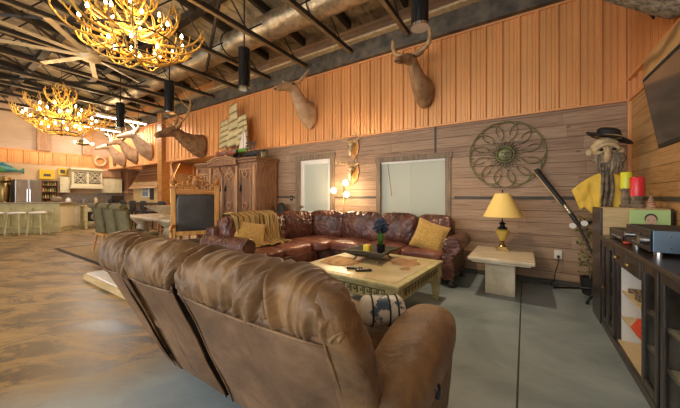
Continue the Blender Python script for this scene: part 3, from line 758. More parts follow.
for sg in (-1, 1):
    y = sg * (h + .0125)
    keyrun(lambda mb, u0, u1, z0, z1: tbx(mb, u0, u1, y - .003, y + .003, z0, z1), 2 * h - .2, 13).build('greek_key', 'creamdark', apo)
    keyrun(lambda mb, u0, u1, z0, z1: tbx(mb, y - .003, y + .003, u0, u1, z0, z1), 2 * h - .2, 13).build('greek_key', 'creamdark', apo)
    for e in (.312, .408):
        tbx(MB(), -h + .07, h - .07, y - .006, y + .006, e - .004, e + .004).build('bead', 'cream', apo)
        tbx(MB(), y - .006, y + .006, -h + .07, h - .07, e - .004, e + .004).build('bead', 'cream', apo)
for sx in (-1, 1):
    for sy in (-1, 1):
        cx_, cy_ = sx * (h - .035), sy * (h - .035)
        lg = MB(); v = []
        for z, w_ in ((0, .036), (.03, .04), (.035, .030), (.27, .05), (.28, .056), (.425, .056)):
            for a, b in ((-1, -1), (1, -1), (1, 1), (-1, 1)): v.append(T @ Vector((cx_ + a * w_, cy_ + b * w_, z)))
        f = [(0, 3, 2, 1), (20, 21, 22, 23)] + [(i * 4 + j, i * 4 + (j + 1) % 4, i * 4 + 4 + (j + 1) % 4, i * 4 + 4 + j) for i in range(5) for j in range(4)]
        l = lg.add(v, f).build('leg', 'cream', tb, bevel=.004)
        for ax in (0, 1):
            n_ = Vector((sx, 0, 0)) if ax == 0 else Vector((0, sy, 0)); c = Vector((cx_, cy_, .355)) + n_ * .058
            s1 = Vector((0, 1, 0)) if ax == 0 else Vector((1, 0, 0))
            MB().tube([T @ (c + s1 * (.034 * math.cos(t)) + Vector((0, 0, .034 * math.sin(t)))) for t in [i * PI / 8 for i in range(16)]], .005, 6, closed=True).ball(T @ c, .014, 6).build('rosette', 'cream', l, smooth=True)

# tray bowl on feet, candle, hyacinth, remotes
tr = thing('footed_tray', 'dark square footed tray bowl at the centre of the coffee table', 'tray', (-1.60, 3.18, .464), R(0))
def ring4(r, z, c=(-1.60, 3.18)): return [Vector((c[0] + a * r, c[1] + b * r, z)) for a, b in ((-1, -1), (0, -.86), (1, -1), (.86, 0), (1, 1), (0, .86), (-1, 1), (-.86, 0))]
mb = MB(); rs = [(.10, .495), (.15, .505), (.24, .55), (.28, .595), (.25, .598), (.13, .535), (.05, .53)]
vs = []; 
for r_, z in rs: vs += ring4(r_, z)
fs = [(i * 8 + j, i * 8 + (j + 1) % 8, i * 8 + 8 + (j + 1) % 8, i * 8 + 8 + j) for i in range(len(rs) - 1) for j in range(8)] + [tuple(range(8))[::-1], tuple(range(48, 56))]
mb.add(vs, fs).build('bowl', 'trimdark', tr, bevel=.004)
for a in (-1, 1):
    for b in (-1, 1): MB().tube(bez((-1.60 + a * .10, 3.18 + b * .10, .51), (-1.60 + a * .17, 3.18 + b * .17, .53), (-1.60 + a * .13, 3.18 + b * .13, .48), (-1.60 + a * .18, 3.18 + b * .18, .472)), .010, 8).build('foot', 'trimdark', tr, smooth=True)
ca = thing('pillar_candle', 'square yellow pillar candle in the dark tray bowl', 'candle', (-1.64, 3.12, .540))
MB().box((-1.64, 3.12, .592), (.08, .08, .105)).build('wax', mat('yellow_wax', (.85, .62, .03), .4), ca, bevel=.008)
MB().tube([(-1.64, 3.12, .65), (-1.638, 3.12, .667)], .002, 5).build('wick', 'blackmatte', ca)
pt = thing('potted_hyacinth', 'dark blue flower with green stems in a black pot in the tray bowl', 'plant', (-1.50, 3.22, .540))
MB().lathe([(.04, 0), (.048, .01), (.055, .10), (.058, .11), (.045, .11), (.04, .02)], (-1.50, 3.22, .541), 16).build('pot', 'blackgloss', pt, smooth=40)
lf = MB()
for i in range(34):
    a = random.uniform(0, 2 * PI); r_ = random.uniform(.0, .035); x, y = -1.50 + r_ * math.cos(a), 3.22 + r_ * math.sin(a)
    lf.tube([(x, y, .64), (x + .3 * r_ * math.cos(a), y + .3 * r_ * math.sin(a), .72), (x + .9 * r_ * math.cos(a), y + .9 * r_ * math.sin(a), .82 + random.uniform(0, .04))], [.006, .005, .003], 5, .4)
lf.build('leaves', 'green', pt, smooth=True)
fl = MB()
for i in range(170):
    a = random.uniform(0, 2 * PI); h_ = random.uniform(0, 1); r_ = .105 * math.sqrt(random.random()) * math.sin(PI * min(.95, .2 + h_ * .75)); fl.ball((-1.50 + r_ * math.cos(a), 3.22 + r_ * math.sin(a), .80 + .17 * h_), .016, 4)
fl.build('flower', 'hyac', pt, smooth=True)
for i, (x, y, rz, lb) in enumerate(((-1.53, 2.62, 20, 'black remote control on the coffee table, the farther left of the pair'), (-1.41, 2.60, 38, 'grey remote control on the coffee table, the right one of the pair'))):
    rm = thing('remote_control', lb, 'remote', (x, y, .464), R(rz))
    MB().box((x, y, .476), (.17, .045, .02), (0, 0, R(rz))).build('case', 'blackmatte' if i == 0 else 'steel_dark', rm, bevel=.006)
    bt = MB()
    for q in range(12): bt.box(Vector((x, y, .487)) + Euler((0, 0, R(rz))).to_matrix() @ Vector((-.06 + (q // 3) * .03, -.012 + (q % 3) * .012, 0)), (.012, .006, .003), (0, 0, R(rz)))
    bt.build('buttons', 'outlet', rm)
# rawhide piece lying at the left of the table
def hide(u, v):
    a = 2 * PI * u; r_ = v * (.2 + .05 * noise.noise(Vector((math.cos(a) * 2, math.sin(a) * 2, 5))))
    x, y = -1.86 + r_ * 1.1 * math.cos(a), 2.83 + r_ * math.sin(a)
    return Vector((x, y, .468 + max(0, .055 * (1 - v * v) + .02 * noise.noise(Vector((x * 12, y * 12, 2))) * (1 - v)) ))
single(MB().grid(hide, 40, 12, cu=True), 'rawhide', mat('orange_rawhide', (.66, .38, .15), .6, col2=(.34, .19, .08), nscale=12, bump=.6), 'crumpled tan rawhide piece lying on the left of the coffee table', 'hide', smooth=True)

# ================================================================== SIDE TABLE + LAMP
st = thing('side_table', 'pale travertine pedestal side table between the leather arm and the telescope', 'table', (-.26, 4.25, 0))
MB().bb(-.60, .10, 3.82, 4.72, .455, .50).build('tabletop', 'traver', st, bevel=.012)
MB().bb(-.56, .06, 3.86, 4.68, .43, .455).build('under_moulding', 'traver', st, bevel=.006)
MB().bb(-.43, -.10, 4.08, 4.46, 0, .43).build('pedestal', 'traver', st, bevel=.006)
lp = thing('table_lamp', 'yellow urn table lamp with brass base and yellow shade on the travertine side table', 'lamp', (-.26, 4.50, .501))
Lc = (-.26, 4.50, 0)
MB().box((-.26, 4.50, .515), (.15, .15, .028)).box((-.26, 4.50, .54), (.11, .11, .03)).lathe([(.055, .55), (.03, .58), (.022, .60), (.035, .615), (.02, .625)], Lc, 16).build('base', 'brass', lp, bevel=.003)
MB().lathe([(.02, .625), (.035, .64), (.055, .68), (.082, .74), (.088, .77), (.07, .785), (.03, .79)], Lc, 24).build('urn', 'urn', lp, smooth=50)
MB().lathe([(.03, .79), (.06, .795), (.06, .815), (.03, .83), (.03, .86), (.05, .87), (.02, .89), (.006, .90), (.006, 1.30), (.012, 1.31), (.008, 1.33), (0, 1.34)], Lc, 16).build('neck', 'blackgloss', lp, smooth=50)
MB().lathe([(.24, .965), (.09, 1.285), (.088, 1.285), (.238, .965)], Lc, 32).build('lamp_shade', 'shade', lp, smooth=50)
MB().tube([(-.355, 4.5, 1.28), (-.165, 4.5, 1.28)], .002, 5).tube([(-.26, 4.405, 1.28), (-.26, 4.595, 1.28)], .002, 5).build('shade_spider', 'brass', lp)
MB().tube(spl([(-.26, 4.58, .51), (-.27, 4.70, .508), (-.26, 4.75, .30), (-.2, 4.85, .02), (.1, 4.9, .012), (.3, 4.93, .012)]), .004, 6).build('power_cord', 'blackmatte', lp, smooth=True)

# ================================================================== TV WALL: MEDIA CABINET AND WHAT STANDS ON IT
CF, CB = .63, 1.10
cab = thing('media_cabinet', 'long dark brown media cabinet with glass doors and open shelves along the right wall', 'cabinet', (.865, 2.4, 0))
ys = [3.66, 3.21, 2.57, 2.27, 1.75, 1.28]
b_ = MB().bb(CF - .01, CB, 1.28, 3.66, 0, .06).bb(CB - .02, CB, 1.28, 3.66, .06, .84)
for y in (3.645, 3.205, 2.565, 2.265, 1.75, 1.295): b_.bb(CF + .005, CB, y - .015, y + .015, .06, .84)
b_.build('carcass', 'espresso', cab, bevel=.003)
MB().bb(CF - .035, CB + .005, 1.24, 3.675, .84, .875).build('countertop', 'espresso', cab, bevel=.008)
MB().bb(CF + .01, CB - .02, 1.30, 3.64, .06, .075).build('bottom_shelf', 'inner', cab)
for y0, y1 in ((2.58, 3.19),):
    for z in (.26, .47):
        MB().bb(CF + .03, CB - .02, y0, y1, z, z + .015).build('shelf', 'inner', cab)
MB().bb(CB - .026, CB - .021, 1.3, 3.64, .075, .70).build('back_lining', 'inner', cab)
MB().bb(CF + .03, CB - .026, 3.178, 3.19, .075, .70).build('side_lining', 'white', cab)
MB().bb(CF + .03, CB - .026, 2.58, 2.592, .075, .70).build('side_lining', 'white', cab)
for y0, y1 in ((2.89, 3.19), (2.58, 2.88)):
    d = MB().bb(CF - .012, CF + .01, y0 + .006, y1 - .006, .705, .835).build('drawer', 'espresso', cab, bevel=.006)
    MB().tube([(CF - .012, (y0 + y1) / 2, .77), (CF - .028, (y0 + y1) / 2, .77)], .006, 8).ball((CF - .035, (y0 + y1) / 2, .77), .016, 8).build('knob', 'brass', d, smooth=True)
def gdoor(y0, y1, knob=None, mull=None):
    w_ = .045; d = MB().bb(CF - .012, CF + .01, y0, y0 + w_, .07, .835).bb(CF - .012, CF + .01, y1 - w_, y1, .07, .835).bb(CF - .012, CF + .01, y0 + w_, y1 - w_, .07, .125).bb(CF - .012, CF + .01, y0 + w_, y1 - w_, .78, .835)
    d = d.build('door', 'espresso', cab, bevel=.005)
    MB().bb(CF - .001, CF + .003, y0 + w_, y1 - w_, .125, .78).build('pane', 'glass', d)
    if knob: MB().tube([(CF - .012, knob, .42), (CF - .03, knob, .42)], .005, 8).ball((CF - .035, knob, .42), .014, 8).build('knob', 'brass', d, smooth=True)
gdoor(3.44, 3.635, 3.46); gdoor(3.225, 3.43); gdoor(2.29, 2.55); gdoor(1.77, 2.25); gdoor(1.31, 1.73)
for z in (.30, .52):
    for y0, y1 in ((3.22, 3.63), (2.28, 2.55), (1.765, 2.25)): MB().bb(CF + .03, CB - .03, y0, y1, z, z + .014).build('shelf', 'inner', cab)
rc = thing('folded_cloth', 'folded red cloth on the open lower shelf of the media cabinet', 'cloth', (.80, 2.80, .276))
for i in range(3): MB().puff((.77, 2.80, .292 + i * .026), (.24 - .02 * i, .30 - .03 * i, .032), 5, 8, .002, 9, i).build('fold', 'red', rc, smooth=True)
for i, (y, z) in enumerate(((3.02, .486), (2.80, .486))):
    bk = thing('wire_rack', ['small brown slatted rack on the upper open shelf, nearer the box', 'small brown slatted rack on the upper open shelf, nearer the camera'][i], 'rack', (.80, y, z))
    for yy in (y - .085, y + .085): MB().bb(.68, .92, yy - .005, yy + .005, z, z + .035).build('rail', 'trimwood', bk)
    sl_ = MB()
    for q in range(7): sl_.bb(.69 + q * .035, .70 + q * .035, y - .08, y + .08, z + .024, z + .033)
    sl_.build('slats', 'trimwood', bk)
for i in range(3):
    single(MB().lathe([(.0, 0), (.045, 0), (.05, .02), (.045, .09), (.02, .11), (.02, .15), (0, .15)], (.82, 2.0 + i * .1, .535), 12), 'glass_bottle', 'bone', ['pale bottle behind the near cabinet glass, closest to camera', 'pale bottle behind the near cabinet glass, middle of three', 'pale bottle behind the near cabinet glass, farthest of three'][i], 'bottle', 'pale bottles behind cabinet glass', smooth=50)

# tall dark box with tan front
bx = thing('tall_speaker_box', 'tall dark-sided box with a tan face at the far end of the media cabinet', 'cabinet', (.86, 3.95, 0))
MB().bb(.615, .635, 3.70, 4.07, 0, 1.135).bb(1.08, 1.10, 3.70, 4.07, 0, 1.135).bb(.635, 1.08, 4.05, 4.07, 0, 1.135).build('side_panels', 'espresso', bx, bevel=.003)
MB().bb(.635, 1.08, 3.70, 3.72, 0, 1.135).build('front_panel', 'tanbox', bx)
MB().bb(.635, 1.08, 3.72, 4.05, 1.115, 1.135).build('top_panel', 'tanbox', bx)
# candles, tepee, portrait
for nm, lb, x, y, z1, z2, r_, wx in (('pillar_candle', 'yellow-green pillar candle on a carved holder on the tall box', .855, 3.96, 1.325, 1.49, .045, 'yelwax'), ('pillar_candle', 'red pillar candle on a carved holder on the tall box', .895, 3.80, 1.25, 1.43, .05, 'redwax')):
    c = thing(nm, lb, 'candle', (x, y, 1.136))
    MB().lathe([(.05, 0), (.055, .02), (.04, .04), (.045, (z1 - 1.136) * .5), (.038, (z1 - 1.136) * .8), (.052, z1 - 1.136)], (x, y, 1.136), 16).build('holder', 'bark', c, smooth=50)
    MB().lathe([(r_ * .98, 0), (r_, .01), (r_, z2 - z1 - .01), (r_ * .9, z2 - z1), (.01, z2 - z1 - .012), (0, z2 - z1 - .012)], (x, y, z1), 18).build('wax', wx, c, smooth=50)
    MB().tube([(x, y, z2 - .012), (x + .002, y, z2 + .01)], .002, 5).build('wick', 'blackmatte', c)
tp = thing('toy_tepee', 'small patterned red-brown cone tepee beside the red candle on the tall box', 'ornament', (.985, 3.80, 1.136))
MB().lathe([(.045, 0), (.006, .12), (.0, .125)], (.985, 3.80, 1.136), 10).build('cone', stripes('tepee_pattern', [(.45, .12, .06), (.62, .45, .28), (.22, .10, .06)], 'Z', 9, 5), tp, smooth=50)
for a in (0, 2.1, 4.2): MB().tube([(.985 + .012 * math.cos(a + PI), 3.80 + .012 * math.sin(a + PI), 1.24), (.985 + .014 * math.cos(a), 3.80 + .014 * math.sin(a), 1.285)], .0025, 5).build('pole', 'trimwood', tp)
pf = thing('portrait_canvas', 'small pale green canvas with a painted dark-haired man in front of the tall box', 'picture', (.925, 3.60, .876))
MB().bb(.80, 1.05, 3.585, 3.612, .876, 1.125).build('canvas', 'grnbg', pf, bevel=.003)
def disc(mb, cx_, cz_, rx, rz, y, d=.002):
    return mb.prism([(rx * math.cos(2 * PI * i / 24), rz * math.sin(2 * PI * i / 24)) for i in range(24)], d, Matrix(((1, 0, 0, cx_), (0, 0, -1, y), (0, 1, 0, cz_), (0, 0, 0, 1))))
disc(MB(), .93, 1.047, .040, .048, 3.583).build('painted_hair', 'suit', pf); disc(MB(), .93, 1.030, .034, .050, 3.580).build('painted_face', 'skin', pf)
MB().bb(.86, 1.0, 3.582, 3.585, .90, .965).build('painted_jacket', 'suit', pf, bevel=.001)
e_ = MB()
for dx in (-.017, .017): disc(e_, .93 + dx, 1.037, .006, .003, 3.577, .001)
disc(e_, .93, 1.0, .014, .003, 3.577, .001).build('painted_features', 'suit', pf)
# receivers
r1 = thing('stereo_receiver', 'slim black stereo component on the media cabinet nearest the tall box', 'electronics', (.80, 3.33, .876))
MB().bb(.66, .94, 3.12, 3.54, .885, .965).build('case', 'blackmatte', r1, bevel=.004)
MB().bb(.654, .66, 3.12, 3.54, .887, .963).build('front_panel', 'blackgloss', r1)
for y in (3.18, 3.48): MB().lathe([(.016, 0), (.016, .008), (0, .008)], (.69, y, .876), 10).lathe([(.016, 0), (.016, .008), (0, .008)], (.90, y, .876), 10).build('feet', 'blackmatte', r1)
for i in range(5): MB().bb(.650, .655, 3.2 + i * .06, 3.23 + i * .06, .905, .912).build('button', 'steel', r1)
r2 = thing('stereo_receiver', 'large black receiver with blue-grey side and silver volume knob, topmost electronics on the cabinet', 'electronics', (.86, 2.78, .876))
MB().bb(.665, 1.06, 2.53, 3.02, .90, 1.035).build('case', 'bluegrey', r2, bevel=.004)
MB().bb(.652, .666, 2.53, 3.02, .90, 1.035).build('front_panel', 'blackgloss', r2, bevel=.003)
MB().bb(.67, 1.055, 2.54, 3.01, 1.035, 1.040).build('top_grille', 'blackmatte', r2)
for y in (2.62, 2.93): MB().tube([(.652, y, .965), (.622, y, .965)], .03 if y < 2.7 else .02, 18).build('volume_knob', 'steel', r2, smooth=50)
for i in range(8): MB().bb(.648, .653, 2.68 + i * .025, 2.695 + i * .025, .925, .932).build('button', 'steel', r2)
MB().bb(.649, .653, 2.69, 2.88, .975, 1.005).build('display', 'blackgloss', r2)
for x in (.70, 1.02):
    for y in (2.57, 2.98): MB().lathe([(.022, 0), (.022, .024), (0, .024)], (x, y, .876), 12).build('foot', 'chrome', r2)
for z in (.93, 1.005): MB().tube([(.74, 2.531, z), (.74, 2.526, z)], .006, 6).build('screw', 'chrome', r2)
# game console / camcorder and red bits
cm = thing('video_camera', 'small black video camera on the cabinet right of the large receiver', 'camera', (.86, 2.20, .876))
MB().puff((.87, 2.25, .935), (.10, .18, .10), 6, 8).build('body', 'blackmatte', cm, smooth=True)
MB().tube([(.81, 2.27, .95), (.72, 2.31, .955)], [.034, .04], 16).build('lens', 'blackgloss', cm, smooth=50)
MB().tube(spl([(.87, 2.32, .98), (.86, 2.28, 1.02), (.87, 2.20, 1.0)]), .008, 6).build('handle', 'blackmatte', cm, smooth=True)
MB().lathe([(.04, 0), (.04, .01), (.015, .012), (.015, .012), (.012, .02), (.0, .02)], (.87, 2.25, .876), 12).build('stand', 'blackmatte', cm)
single(MB().puff((.70, 2.06, .895), (.08, .11, .035), 3, 8), 'red_pouch', 'red', 'small red pouch on the near end of the media cabinet top', 'pouch', smooth=True)
single(MB().puff((.665, 3.065, .886), (.045, .05, .018), 3, 6), 'red_token', 'red', 'tiny red object between the two black receivers', 'ornament', smooth=True)

# television, tilted forward
tv = thing('television', 'black flat-screen television tilted forward on the right wall', 'television', (.90, 2.75, 1.6))
tilt = Matrix.Rotation(R(-9), 4, 'Y')
def tvm(mb): 
    mb.v = [tuple(Matrix.Translation((.90, 0, 1.63)) @ tilt @ Vector(v)) for v in mb.v]; return mb
tvm(MB().bb(-.02, .02, 2.20, 3.24, 0, .56)).build('housing', 'blackmatte', tv, bevel=.006)
tvm(MB().bb(-.023, -.02, 2.225, 3.215, .025, .535)).build('screen', 'tvscreen', tv)
tvm(MB().bb(-.024, .02, 2.20, 3.24, .56, .566)).build('top_edge', 'steel', tv)
MB().bb(.93, 1.11, 2.65, 2.75, 1.85, 1.95).bb(1.095, 1.119, 2.5, 2.9, 1.75, 2.05).build('wall_bracket', 'blackmet', tv)
single(MB().bb(1.055, 1.085, 2.2, 4.28, 2.40, 2.69), 'wood_slab', 'wavy', 'long wavy-grained wooden slab mounted high on the right wall above the television', 'wall panel', bevel=.006)

# outlet with cord
ot = thing('wall_outlet', 'ivory wall outlet with a black plug below the sun sculpture', 'outlet', (.39, 4.985, .38))
MB().bb(.345, .435, 4.975, 4.999, .37, .49).build('cover_plate', 'outlet', ot, bevel=.004)
for z in (.405, .455): MB().bb(.372, .408, 4.972, 4.976, z - .013, z + .013).build('socket', 'outlet', ot, bevel=.002)
MB().bb(.375, .405, 4.945, 4.973, .39, .42).tube(spl([(.39, 4.95, .40), (.385, 4.94, .30), (.36, 4.95, .2), (.34, 4.93, .08), (.30, 4.90, .02), (.42, 4.86, .012), (.50, 4.90, .012)]), .005, 6).build('plug_and_cord', 'blackmatte', ot)

# telescope on its tripod
te = thing('telescope', 'long black telescope leaning on a low black tripod beside the tall box', 'telescope', (.58, 4.55, 0))
p0, p1, p2, p3, p4 = Vector((.13, 4.93, 1.62)), Vector((.44, 4.78, 1.13)), Vector((.50, 4.72, 1.02)), Vector((.56, 4.66, .90)), Vector((.70, 4.40, .48))
MB().tube([p0, p0.lerp(p1, .08), p0.lerp(p1, .1), p1], [.042, .050, .040, .030], 16).build('main_tube', 'blackmatte', te, smooth=50)
off = Vector((-.028, -.028, -.012))
MB().tube([p0 + off, p1 + off], .009, 8).build('tan_rail', 'tanbox', te, smooth=True)
MB().tube([p1, p2], [.024, .024], 16).build('silver_collar', 'steel', te, smooth=50)
MB().tube([p2, p3], [.026, .026], 12).build('focus_block', 'blackmatte', te, smooth=50)
for q, dd in ((0, (-.05, -.02, -.03)), (1, (.06, -.05, .01))):
    c = p3 + Vector(dd); MB().tube([c + Vector((0, .012, 0)), c - Vector((0, .02, 0))], [.036, .034], 18).build('white_knob', 'white', te, smooth=50)
MB().tube([p3, (.70, 4.62, .93)], .018, 10).build('side_arm', 'blackmatte', te, smooth=True)
MB().tube([p3, p4], .014, 10).build('lower_tube', 'blackmatte', te, smooth=50)
MB().tube([(.72, 4.40, .50), (.70, 4.40, .14)], .02, 10).build('centre_post', 'blackmet', te, smooth=50)
for x, y in ((.33, 4.76), (.60, 4.28), (.82, 4.26)):
    MB().tube([(.70, 4.40, .17), (x, y, .018)], .014, 8).ball((x, y, .016), .016, 6).build('leg', 'blackmet', te, smooth=True)
# ivy
iv = thing('trailing_ivy', 'tall dried green ivy garland standing between telescope and tall box', 'plant', (.70, 4.73, 0))
MB().lathe([(.08, 0), (.09, .02), (.11, .20), (.115, .22), (.09, .22), (.08, .15)], (.70, 4.73, 0), 14).build('pot', 'blackmatte', iv, smooth=50)
MB().tube(spl([(.70, 4.73, .16), (.67, 4.72, .5), (.66, 4.70, .95)]), .008, 6).build('stem', 'bark', iv, smooth=True)
lf = MB()
for i in range(170):
    z = random.uniform(.25, 1.0); c = Vector((.70 - .06 * (z / 1.0) + random.uniform(-.09, .07), 4.72 + random.uniform(-.08, .08), z)); e = Euler((random.uniform(-1, 1), random.uniform(-1, 1), random.uniform(0, 6))).to_matrix()
    l = random.uniform(.03, .06); lf.add([c, c + e @ Vector((l * .4, l * .5, .006)), c + e @ Vector((0, l, 0)), c + e @ Vector((-l * .4, l * .5, .006))], [(0, 1, 2, 3)])
lf.build('leaves', 'ivy', iv)

# sun wall sculpture
sn = thing('sun_wall_sculpture', 'round olive iron sun sculpture with looping scrolls on the plank wall', 'wall art', (-.25, 4.95, 1.36))
SC = Vector((-.25, 4.965, 1.88))
def sp_(r_, a, dy=0): return SC + Vector((r_ * math.cos(a), dy, r_ * math.sin(a)))
MB().tube([sp_(.50, 2 * PI * i / 64) for i in range(64)], .008, 6, closed=True).build('outer_ring', 'verdigris', sn, smooth=True)
for i in range(12):
    a = 2 * PI * i / 12
    C_ = sp_(.345, a); pts = [C_ + Vector((math.cos(a + th_), 0, math.sin(a + th_))) * (.15 - .06 * max(0, (th_ - .6) / 2.2)) for th_ in [R(-150) + R(17) * q for q in range(17)]]
    MB().tube(pts, .0075, 6).build('scroll', 'verdigris', sn, smooth=True)
for i in range(24):
    a = 2 * PI * i / 24; L_ = .29 if i % 2 else .23
    mb = MB(); pts = spl([sp_(.12, a), sp_(.16, a + .06), sp_(.20, a - .05), sp_(L_, a + .12)], 4); n_ = len(pts)
    mb.tube(pts, [.030 * (1 - .85 * j / (n_ - 1)) for j in range(n_)], 6, .3).build('sun_ray', 'verdigris', sn, smooth=True)
MB().tube([sp_(.115, 2 * PI * i / 40, -.01) for i in range(40)], .012, 8, closed=True).build('face_ring', 'verdigris', sn, smooth=True)
mb = MB().puff(SC + Vector((0, -.004, 0)), (.20, .05, .20), 2, 12); fc = mb.build('sun_face', 'verdigris', sn, smooth=True)
for dx in (-.035, .035): MB().ball(SC + Vector((dx, -.027, .025)), (.018, .006, .008), 6).build('eye', 'steel_dark', fc, smooth=True)
MB().tube([SC + Vector((0, -.03, .03)), SC + Vector((0, -.042, -.01))], [.006, .012], 8).build('nose', 'verdigris', fc, smooth=True)
MB().tube([SC + Vector((-.035, -.024, -.035)), SC + Vector((0, -.028, -.048)), SC + Vector((.035, -.024, -.035))], .005, 6).build('mouth', 'steel_dark', fc, smooth=True)

# carved figure with skull mask, hat, yellow hide
fg = thing('carved_figure', 'grey carved wooden figure with a pale mask face and beard behind the tall box', 'sculpture', (.80, 4.52, 0))
FX, FY = .79, 4.50
MB().loft([((FX, FY, 0), (.11, 0, 0), (0, .09, 0)), ((FX, FY, .05), (.12, 0, 0), (0, .10, 0)), ((FX, FY, .6), (.08, 0, 0), (0, .08, 0)), ((FX + .01, FY, 1.1), (.11, 0, 0), (0, .07, 0)), ((FX, FY, 1.38), (.10, 0, 0), (0, .06, 0)), ((FX, FY, 1.5), (.055, 0, 0), (0, .05, 0)), ((FX, FY, 1.66), (.05, 0, 0), (0, .05, 0))], 14).build('body', 'bark', fg, smooth=True)
for x0, x1 in ((-.06, -.04), (-.02, .0), (.03, .05)): MB().tube(spl([(FX + x0, FY - .08, 1.12), (FX + x1, FY - .10, 1.35), (FX + x1 * .5, FY - .09, 1.62)]), [.018] * 9 + [.014] * 2, 8).build('carved_strand', 'bark', fg, smooth=True)
hd = MB().puff((FX, FY - .01, 1.82), (.24, .22, .22), 2.2, 16, .012, 14, 4).build('head', 'bone', fg, smooth=True)
MB().tube(spl([(FX - .10, FY - .11, 1.79), (FX - .05, FY - .14, 1.83), (FX, FY - .15, 1.84), (FX + .05, FY - .14, 1.83), (FX + .10, FY - .11, 1.79)]), .022, 8).build('brow', 'bone', hd, smooth=True)
for dx in (-.055, .055): MB().ball((FX + dx, FY - .125, 1.785), (.022, .015, .018), 8).build('eye', 'darkeye', hd, smooth=True)
MB().tube([(FX, FY - .13, 1.82), (FX - .005, FY - .165, 1.70), (FX - .01, FY - .14, 1.64)], [.018, .034, .028], 10).build('nose', 'bone', hd, smooth=True)
for dx in (-.14, .13): MB().ball((FX + dx, FY - .02, 1.775), (.035, .025, .045), 8).build('ear', 'bone', hd, smooth=True)
MB().puff((FX + .02, FY - .09, 1.68), (.26, .10, .13), 2.2, 12, .02, 24, 2).build('moustache', 'furgrey', fg, smooth=True)
for i in range(9):
    a = -.08 + i * .023; MB().tube(spl([(FX + a, FY - .10, 1.68), (FX + a * 1.1, FY - .13, 1.61 - .02 * (i % 3)), (FX + a * .9, FY - .11, 1.53 - .03 * (i % 2))]), [.018] * 6 + [.012] * 3 + [.006] * 2, 6).build('beard_lock', 'furgrey' if i % 2 else 'bark', fg, smooth=True)
hat = thing('cowboy_hat', 'black wide-brimmed cowboy hat on the carved figure', 'hat', (FX + .03, FY, 1.90))
def hf(u, v):
    a = 2 * PI * u; x, y = math.cos(a), math.sin(a)
    prof = [(.195, .0), (.15, -.005), (.115, .01), (.105, .04), (.095, .09), (.07, .11), (0, .10)]
    t = v * (len(prof) - 1); i = min(int(t), 5); f = t - i; r_ = prof[i][0] * (1 - f) + prof[i + 1][0] * f; z = prof[i][1] * (1 - f) + prof[i + 1][1] * f
    cu = .07 * max(0, (r_ - .12) / .10) ** 1.5 * abs(x) ** 2 * (1 if x < 0 else -1.0)
    return Vector((FX + .03 + r_ * x * 1.02, FY - .02 + r_ * y * .85, 1.93 + z + cu - .22 * r_ * x))
MB().grid(hf, 40, 16, cu=True).build('brim_and_crown', 'blackmatte', hat, smooth=True, solid=.008)
MB().tube([(FX + .03 + .118 * math.cos(t), FY - .02 + .10 * math.sin(t), 1.945 - .024 * math.cos(t)) for t in [i * PI / 12 for i in range(24)]], .012, 6, closed=True).build('hat_band', 'gold', hat, smooth=True)
def yc(sg):
    def fn(u, v):
        x = FX + sg * (.04 + .27 * u * (1 - .30 * v)); z = 1.52 - .20 * u ** 1.5 - (.34 + .10 * math.sin(u * 5)) * v
        y = FY - .10 + .05 * u + .03 * noise.noise(Vector((u * 4, v * 3, sg * 5)))
        return Vector((x, y, z))
    return fn
single(MB().grid(yc(-1), 18, 16), 'yellow_hide', 'yelcloth', 'yellow soft hide hanging from the left shoulder of the carved figure', 'cloth', smooth=True, solid=.006)
single(MB().grid(yc(1), 18, 16), 'yellow_hide', 'yelcloth', 'yellow soft hide hanging from the right shoulder, behind the candles', 'cloth', smooth=True, solid=.006)

# floor lamp with three globes
fl_ = thing('floor_lamp', 'slim floor lamp with three glowing globes behind the corner of the leather sectional', 'lamp', (-3.12, 4.90, 0))
MB().lathe([(.09, 0), (.09, .015), (.02, .03), (.012, .05)], (-3.12, 4.90, 0), 20).build('base', 'brass', fl_, smooth=50)
MB().tube([(-3.12, 4.90, .04), (-3.12, 4.90, 1.50)], .010, 8).build('pole', 'brass', fl_, smooth=True)
for x, y, z, z0 in ((-3.02, 4.80, 1.515, 1.40), (-3.29, 4.78, 1.365, 1.25), (-2.99, 4.80, 1.285, 1.18)):
    MB().tube(spl([(-3.12, 4.90, z0), ((x - 3.12) / 2, 4.86, z0 - .01), (x, y, z - .06)]), .006, 6).build('arm', 'brass', fl_, smooth=True)
    MB().ball((x, y, z), .055, 12).build('globe', 'globe', fl_, smooth=True)
    light('POINT', 'globe_light', (x, y - .10, z), 9, (1, .72, .42), .06)
sg = thing('guitar_case', 'small dark rounded case leaning on the wall between armoire and door', 'case', (-4.8, 4.85, 0))
MB().puff((-4.80, 4.80, .62), (.26, .16, .95), 3, 12).build('body', 'blackmatte', sg, smooth=True)
MB().bb(-4.86, -4.74, 4.72, 4.88, 0, .18).build('foot', 'blackmatte', sg)
sw_ = thing('light_switch', 'black light switch plate left of the door frame', 'switch', (-4.66, 4.985, 1.15))
MB().bb(-4.70, -4.62, 4.985, 4.999, 1.14, 1.26).build('cover_plate', 'blackmatte', sw_, bevel=.003)
MB().bb(-4.668, -4.652, 4.975, 4.986, 1.185, 1.215).build('toggle', 'outlet', sw_)

